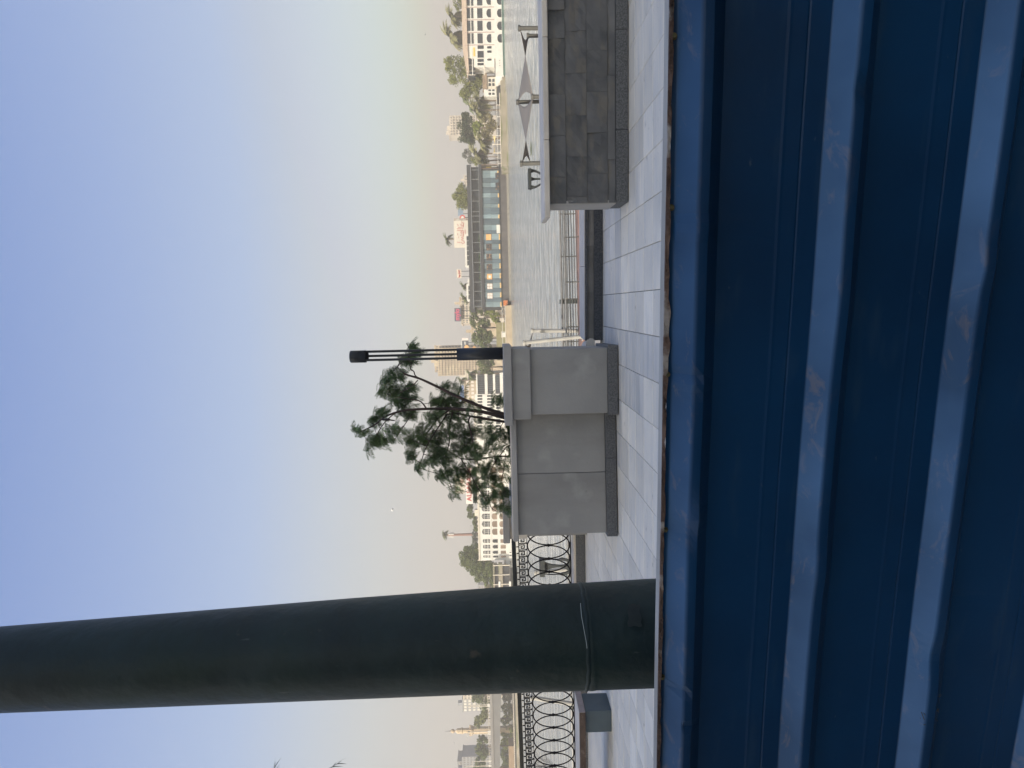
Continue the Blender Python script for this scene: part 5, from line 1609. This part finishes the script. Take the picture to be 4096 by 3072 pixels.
# --- long white boat complex on the left: glazed end, arcades, sign
Yg = Yw(2056, 1700)
rg = boat_root('white boat with a dark three-storey glazed end, behind the feathery tree', 2050, 1570, Yg)
pbox(rg, 'hull', M_white, 2003, 2056, 1850, 1490, Yg, 9)
for v0, v1 in ((1910, 1939), (1950, 1972), (1981, 2002)):
    w = pbox(rg, 'glazed_storey', M_glass, v0, v1, 1576, 1497 if v0 < 1945 else 1500, Yg + .4, 8)
    for k in range(9):
        y = 1503 + k*8.5
        pbox(rg, 'glazing_bar', mat('grey_post', (.20,.21,.21), .6), v0, v1, y+.5, y-.5, Yg + .3, .1)
for v0, v1 in ((1905, 1910), (1939, 1950), (1972, 1981)):
    pbox(rg, 'white_band', M_white, v0, v1, 1578, 1496, Yg + .1, 8)
pbox(rg, 'saloon', M_white, 1902, 2003, 1850, 1576, Yg + .1, 8)
for i in range(13):
    y = 1584 + i*12
    window(rg, 1910, 1929, y+3.6, y-3.6, Yg+.1, arch=0, fw=.06)
    window(rg, 1948, 1970, y+3.6, y-3.6, Yg+.1, arch=.15, fw=.06)
    window(rg, 1984, 2002, y+3.8, y-3.8, Yg+.1, arch=0, fw=.06)
for i in range(22):
    y = 1500 + i*8
    pbox(rg, 'rail_slot', M_glass, 2012, 2016, y+2, y-2, Yg - .05, .06)
pbox(rg, 'roof_rail', M_cream, 1898, 1902, 1860, 1580, Yg, .3)
Ys = Yw(2063, 2050)
rs2 = boat_root('long white arcaded boat with rows of brown curtained arches, left of the feathery tree', 2055, 2050, Ys)
def sb(name, material, x0, x1, y0, y1, dY=0, dep=1.0):
    ym = (y0+y1)/2; o_ = (ym - 2120)*.022
    return pbox(rs2, name, material, x0 + o_, x1 + o_, y0, y1, Ys + dY, dep)
def sw(x0, x1, y, hw, dY=0, **k):
    o_ = (y - 2120)*.022
    return window(rs2, x0 + o_, x1 + o_, y + hw, y - hw, Ys + dY, **k)
sb('hull', M_white, 2022, 2064, 2270, 1840, 0, 9)
sb('lower_saloon', M_white, 1966, 2022, 2240, 1840, .2, 8.5)
sb('upper_saloon', M_white, 1918, 1966, 2242, 1840, 0, 8.8)
sb('roof_edge', M_cream, 1912, 1918, 2243, 1840, -.3, 9.4)
for i in range(9):
    y = 2127 - i*30.8
    w = sw(1928, 1938, y, 10.5, 0, arch=.75, bars=3, fw=.1)
    sw(1939.5, 1952, y, 10.5, 0, bars=2, fw=.08)
    sw(1954, 1960, y, 10.5, 0, bars=2, fw=.06)
    sw(1968, 1989, y, 12, .2, arch=.35, fw=.12, pm=M_brownw)
    sw(1998, 2018, y, 12, .2, arch=.35, fw=.12, pm=M_brownw)
for y, hw in ((2164, 7), (2187, 7), (2209, 6), (2226, 4)):
    sw(1930, 1937, y, hw, 0, arch=.7, bars=1, fw=.08)
    sw(1939, 1949, y, hw, 0, bars=1, fw=.08)
    sw(1952, 1959, y, hw, 0, bars=1, fw=.06)
    sw(1969, 1990, y, hw, .2, arch=.3, fw=.1, pm=M_glass)
    sw(2001, 2022, y, hw, .2, fw=.1, pm=M_brownw)
for y in (2210, 2222, 2245, 2250, 2256): sw(2036, 2043, y, 1.6, 0, arch=.4, fw=.05)
for y in (2242, 2195, 2148, 2110, 2080, 2050): sb('roof_finial', M_cream, 1908, 1913, y+1, y-1, 0, .3)
sb('roof_cabin', M_cream, 1900, 1912, 2064, 2040, 1, 3)
sb('bow_rail', M_cream, 2014, 2022, 2262, 2240, .5, .2)
r, (a, b, c, d) = sign('name_board', 1863, 1890, 2016, 1862, Ys+1, M_white, 'long white name board with red capitals ALSARAYA on the roof of the arcaded boat', text='ALSARAYA', tcol=M_redl, tsize=1.0)
pbox(r, 'dark_support', M_dark, 1890, 1912, 2012, 1870, Ys+1.5, 1.5)
r, (a, b, c, d) = sign('advert_board', 1820, 1860, 1975, 1900, Ys+3, M_cream, 'cream advertising board with a green carton picture above the red name board', cat='billboard')
pbox(r, 'green_carton', mat('green_carton', (.16,.42,.10), .6, scale=2), 1828, 1838, 1962, 1946, Ys+2.9, .08)
c_ = pY(1833, 1954, Ys+2.8); MB().tube([c_, c_ + Vector((0,.1,0))], .35, 14).build('white_ring', M_white, r)
pbox(r, 'small_print', mat('brown_print', (.30,.16,.10), .7), 1843, 1846, 1950, 1935, Ys+2.9, .08)
m = MB(); c_ = pY(1848, 1925, Ys+2.9)
m.ball(c_, .9, .06, .7); m.build('hand_print', mat('skin_print', (.55,.33,.24), .7), r)

# --- phone mast disguised as a palm
mp_ = pY(1790, 2140, 400)
r = thing('phone_mast', (mp_.x, 400, G), 'slim reddish phone mast disguised as a palm, rising above the hazy trees', 'mast')
MB().tube([Vector((mp_.x, 400, G)), Vector((mp_.x, 400, mp_.z))], [1.0, .62], 12).build('shaft', mat('red_brown_mast', (.30,.15,.11), .8, scale=.5), r)
for k in range(20):
    o = bpy.data.objects.new('frond', PFD[1][k % 3]); COL.objects.link(o); o.parent = r
    o.matrix_basis = Matrix.Translation(Vector((0, 0, mp_.z - G + .5 + (k%3)*.7))) @ Matrix.Rotation(k*2.399, 4, 'Z') @ Matrix.Rotation(rad(-55 + 60*((k*.618) % 1)), 4, 'Y') @ Matrix.Scale(3.4, 4)
for k in range(4):
    t = rad(90*k + 20); q = Vector((mp_.x + 1.1*math.cos(t), 400 + 1.1*math.sin(t), mp_.z - 2.2))
    MB().box(q.x-.25, q.x+.25, q.y-.15, q.y+.15, q.z-1.4, q.z+1.6).build('antenna', M_white, r)

# --- low brown jetty roofs and river road at the left end
rj = thing('jetty_shelter', (pY(2000, 2310, BY+4).x, BY+4, G), 'two-level brown jetty shelter with pale beams at the foot of the huge tree', 'shelter')
for v0, v1 in ((1972, 1977), (1993, 2009)):
    pbox(rj, 'beam', M_bank, v0 + 3, v1 + 3, 2480, 2256, BY+4, 3)
for v0, v1 in ((1977, 1993), (2009, 2036)):
    pbox(rj, 'dark_bay', M_dark, v0 + 3, v1 + 3, 2480, 2262, BY+5, 2)
for y in (2262, 2300, 2338, 2376): pbox(rj, 'post', M_cream, 1972, 2040, y+1.5, y-1.5, BY+3.8, .3)
for v, y in ((1998, 2338), (2040, 2338)): pbox(rj, 'white_fence', M_white, v-4, v+4, y+12, y-12, BY+3.6, .2)
m = MB()

# --- bridge on the left
M_brc = mat('bridge_concrete', (.20,.20,.20), .9, col2=(.16,.16,.16), scale=.15)
YBr = 330
rbz = thing('road_bridge', (pY(1985, 2900, YBr).x, YBr, WATER_Z), 'long grey road bridge with a shallow arched underside, left of the steel column', 'bridge')
def bridge_pts(y0, y1, n=16):
    m = MB(); top = []; bot = []
    for k in range(n+1):
        y = y0 + (y1-y0)*k/n
        s = (y - 2745)/(3072 - 2745)
        vt = 1963 + 1.5*s + (y-2900)*.004
        vb = 1999.5 + 3.5*(math.exp(-max(0, s)*4)*2.2) + max(0, .3-s)*8
        top.append(pY(vt, y, YBr)); bot.append(pY(vb, y, YBr))
    for k in range(n):
        p = [bot[k+1], bot[k], top[k], top[k+1]]
        f = Vector((0, 16, 0))
        m.hexa([p[0], p[1], p[1]+f, p[0]+f, p[3], p[2], p[2]+f, p[3]+f])
    return m, top
m, top = bridge_pts(2600, 3300)
m.build('girder', M_brc, rbz)
xl, xr = top[-1].x, top[0].x; zt = sum(p.z for p in top)/len(top)
MB().box(xl, xr, YBr - .4, YBr - .002, zt - 1.1, zt + .1).build('edge_beam', mat('bridge_edge', (.27,.26,.25), .9, scale=.3), rbz)
x = xl
MB().box(xl, xr, YBr-.3, YBr-.15, zt + 1.0, zt + 1.15).build('parapet_rail', M_b1, rbz)
mm = MB()
while x < xr:
    mm.box(x-.08, x+.08, YBr-.3, YBr-.15, zt+.1, zt+1.0); x += 1.2
mm.build('parapet_posts', M_b1, rbz, kind='stuff')
pbox(rbz, 'pier', M_brc, 1995, 2060, 2700, 2660, YBr + 3, 8)
for i, (y, v) in enumerate(((2821, 1880), (2827, 1868), (2929, 1872), (2938, 1870), (3046, 1890), (3066, 1864))):
    p = pY(v, y, YBr - .2)
    r = thing('street_lamp', (p.x, YBr-.2, zt), ['thin pale lamp pole on the bridge in front of the grey office block', 'taller pale lamp pole beside it on the bridge, before the office block', 'thin lamp pole on the bridge right against the minaret', 'lamp pole on the bridge just left of the minaret', 'lamp pole on the bridge in front of the broad grey block', 'tallest lamp pole on the bridge near the far left edge'][i], 'street lamp', 'lamp poles along the bridge')
    MB().tube([Vector((p.x, YBr-.2, zt)), p], [.22, .12], 6).build('pole', M_cream, r)
    MB().tube([p, p + Vector((-.8, 0, .25)), p + Vector((-1.6, 0, .2))], .07, 5).build('arm', M_cream, r)
    MB().box(p.x-2.0, p.x-1.4, YBr-.35, YBr-.05, p.z+.1, p.z+.28).build('lamp_head', M_white, r)
    MB().box(p.x-.35, p.x+.35, YBr-.4, YBr, zt, zt+1.4).build('foot_box', M_white, r)
# trees behind and below the bridge
GB = -2.0
for i, (l, Y, g, lab) in enumerate([
   ([(1920, 2775, 26, 30), (1935, 2810, 30, 30), (1905, 2790, 20, 22), (1930, 2750, 30, 26)], 350, 'mid', 'hazy tree above the bridge in front of the office block'),
   ([(1935, 2860, 24, 26), (1920, 2880, 24, 20), (1910, 2895, 18, 16)], 352, 'olive', 'hazy tree above the bridge just right of the minaret'),
   ([(1928, 2960, 22, 22), (1920, 2990, 26, 24), (1935, 3010, 22, 22)], 352, 'mid', 'hazy tree above the bridge just left of the minaret'),
   ([(1925, 3045, 26, 30), (1915, 3075, 26, 24), (1935, 3100, 26, 30)], 354, 'mid', 'hazy tree above the bridge at the far left')]):
    far_tree(l, Y, zt - 8, g, lab, 1.1, .6, group='trees beyond the bridge')
for i, (l, g, lab) in enumerate([
   ([(2015, 2760, 22, 26), (2030, 2785, 24, 26), (2040, 2755, 22, 24)], 'dark', 'dark bush under the bridge beside the steel column'),
   ([(2025, 2830, 22, 24), (2035, 2860, 22, 26), (2020, 2880, 18, 20), (2045, 2835, 18, 26)], 'olive', 'sunlit olive tree under the middle of the bridge'),
   ([(2018, 2925, 18, 24), (2030, 2945, 20, 24), (2020, 2970, 18, 24), (2045, 2925, 18, 30)], 'fresh', 'bright green trees under the bridge below the minaret'),
   ([(2020, 3020, 18, 28), (2030, 3050, 20, 28), (2018, 3080, 20, 28)], 'mid', 'green trees under the left end of the bridge')]):
    far_tree(l, YBr + 40, GB, g, lab, 1.2, .55, group='trees under the bridge')
o = MB().box(pY(2050, 3400, YBr-30).x, pY(2050, 2600, YBr-30).x, YBr-30, YBr+60, WATER_Z-.5, pY(2058, 2900, YBr-30).z).build('left_bank', M_bank); tag(o, kind='structure')
rw = thing('promenade_wall', (pY(2060, 2900, YBr-32).x, YBr-32, WATER_Z), 'pale promenade wall with a balustrade under the bridge', 'wall')
pbox(rw, 'wall', M_bank2, 2060, 2084, 3300, 2600, YBr-32, 2)
pbox(rw, 'balustrade_rail', M_cream, 2055, 2057, 3300, 2600, YBr-32, .3)
mm = MB()
for k in range(90):
    a, b, c, d = R(2057, 2060.4, 2604 + k*7.5, 2601 + k*7.5, YBr-32)
    mm.box(a, b, YBr-31.9, YBr-31.7, c, d)
mm.build('balusters', M_cream, rw, kind='stuff')
pbox(thing('orange_building', (pY(2045, 3020, YBr-10).x, YBr-10, GB), 'low sandy orange building under the left end of the bridge', 'building'), 'walls', mat('orange_sand', (.36,.26,.17), .9, scale=.4), 2035, 2056, 3080, 2985, YBr-10, 8)
# minaret
YM = 370
mc = pY(1940, 2920, YM)
r = thing('minaret', (mc.x, YM, GB), 'slender sandstone minaret with a round balcony, small dome and long finial', 'minaret')
M_min = mat('minaret_stone', (.66,.52,.34), .85, col2=(.56,.43,.28), scale=.6, extra=patch((.40,.28,.22), 1.2, .58, .7, stretch=(1,1,3), amount=.6))
def mz(v): return zat(Vector((mc.x, YM, 0)), v)
k_ = YM/F
def sect(name, lst, n=10):
    MB().tube([Vector((mc.x, YM, mz(v))) for v, rr in lst], [rr*k_ for v, rr in lst], n).build(name, M_min, r)
MB().tube([Vector((mc.x, YM, GB)), Vector((mc.x, YM, mz(1892)))], 14.5*k_, 8).build('lower_shaft', M_min, r)
sect('balcony', [(1896, 14.5), (1892, 17), (1889, 18.5), (1887, 19), (1882, 18.5), (1882, 9.5)], 12)
for k in range(12):
    t = 2*math.pi*k/12; q = Vector((mc.x + 18*k_*math.cos(t), YM + 18*k_*math.sin(t), 0))
    MB().box(q.x-.25, q.x+.25, q.y-.25, q.y+.25, mz(1884), mz(1878)).build('merlon', M_min, r)
sect('upper_shaft', [(1884, 10), (1852, 9.8), (1850, 12), (1846, 12.5), (1844, 10.5), (1830, 10), (1826, 7), (1822, 4)], 10)
MB().ball(Vector((mc.x, YM, mz(1811))), 7.8*k_, 7.8*k_, 9*k_, 14, 10).build('dome', M_min, r, smooth=True)
MB().tube([Vector((mc.x, YM, mz(1804))), Vector((mc.x, YM, mz(1795))), Vector((mc.x, YM, mz(1780)))], [2.2*k_, 1.2*k_, .5*k_], 6).build('finial', mat('dark_finial', (.16,.15,.16), .6), r)
MB().box(mc.x-1.6*k_, mc.x+1.6*k_, YM-10*k_-.05, YM-9*k_, mz(1880), mz(1871)).build('door', M_glass, r)

# floating weeds on the river
M_weed = leafmat('weed', (.11,.13,.05), (.06,.08,.03))
c_ = pZ(2126, 595, WATER_Z)
m = MB(); rq = random.Random(8)
for k in range(260):
    p = c_ + Vector((rq.gauss(0, .38), rq.gauss(0, .35), abs(rq.gauss(0, .05)) + .02))
    a = Vector((rq.gauss(0,1), rq.gauss(0,1), rq.gauss(0,.5))).normalized()*.10; b = a.orthogonal().normalized()*.03
    m.add([p-a, p+b, p+a, p-b], [(0,1,2,3)])
tag(m.build('water_weed', M_weed), 'small clump of green weed drifting on the river behind the left shade sail', 'water weed')

# ================================================================== BUILDING BEHIND THE VIEWER, whose shade falls over the terrace
M_back = mat('street_facade', (.50,.46,.40), .9, col2=(.42,.39,.34), scale=.3)
r = thing('street_building', (-12, -12, 0), 'plain stone-coloured building across the street behind the viewer', 'building')
MB().box(-29, -5.5, -26, -12, 0, SHADE_H if 'SHADE_H' in globals() else 23).build('walls', M_back, r)
for f in range(4):
    for k in range(5):
        x = -27.5 + k*4.4
        w = MB().box(x-.1, x+1.7, -12, -11.92, 2.4+f*4, 4.6+f*4).build('window', M_white, r)
        MB().box(x, x+1.6, -11.95, -11.88, 2.5+f*4, 4.5+f*4).build('pane', M_glass, w)
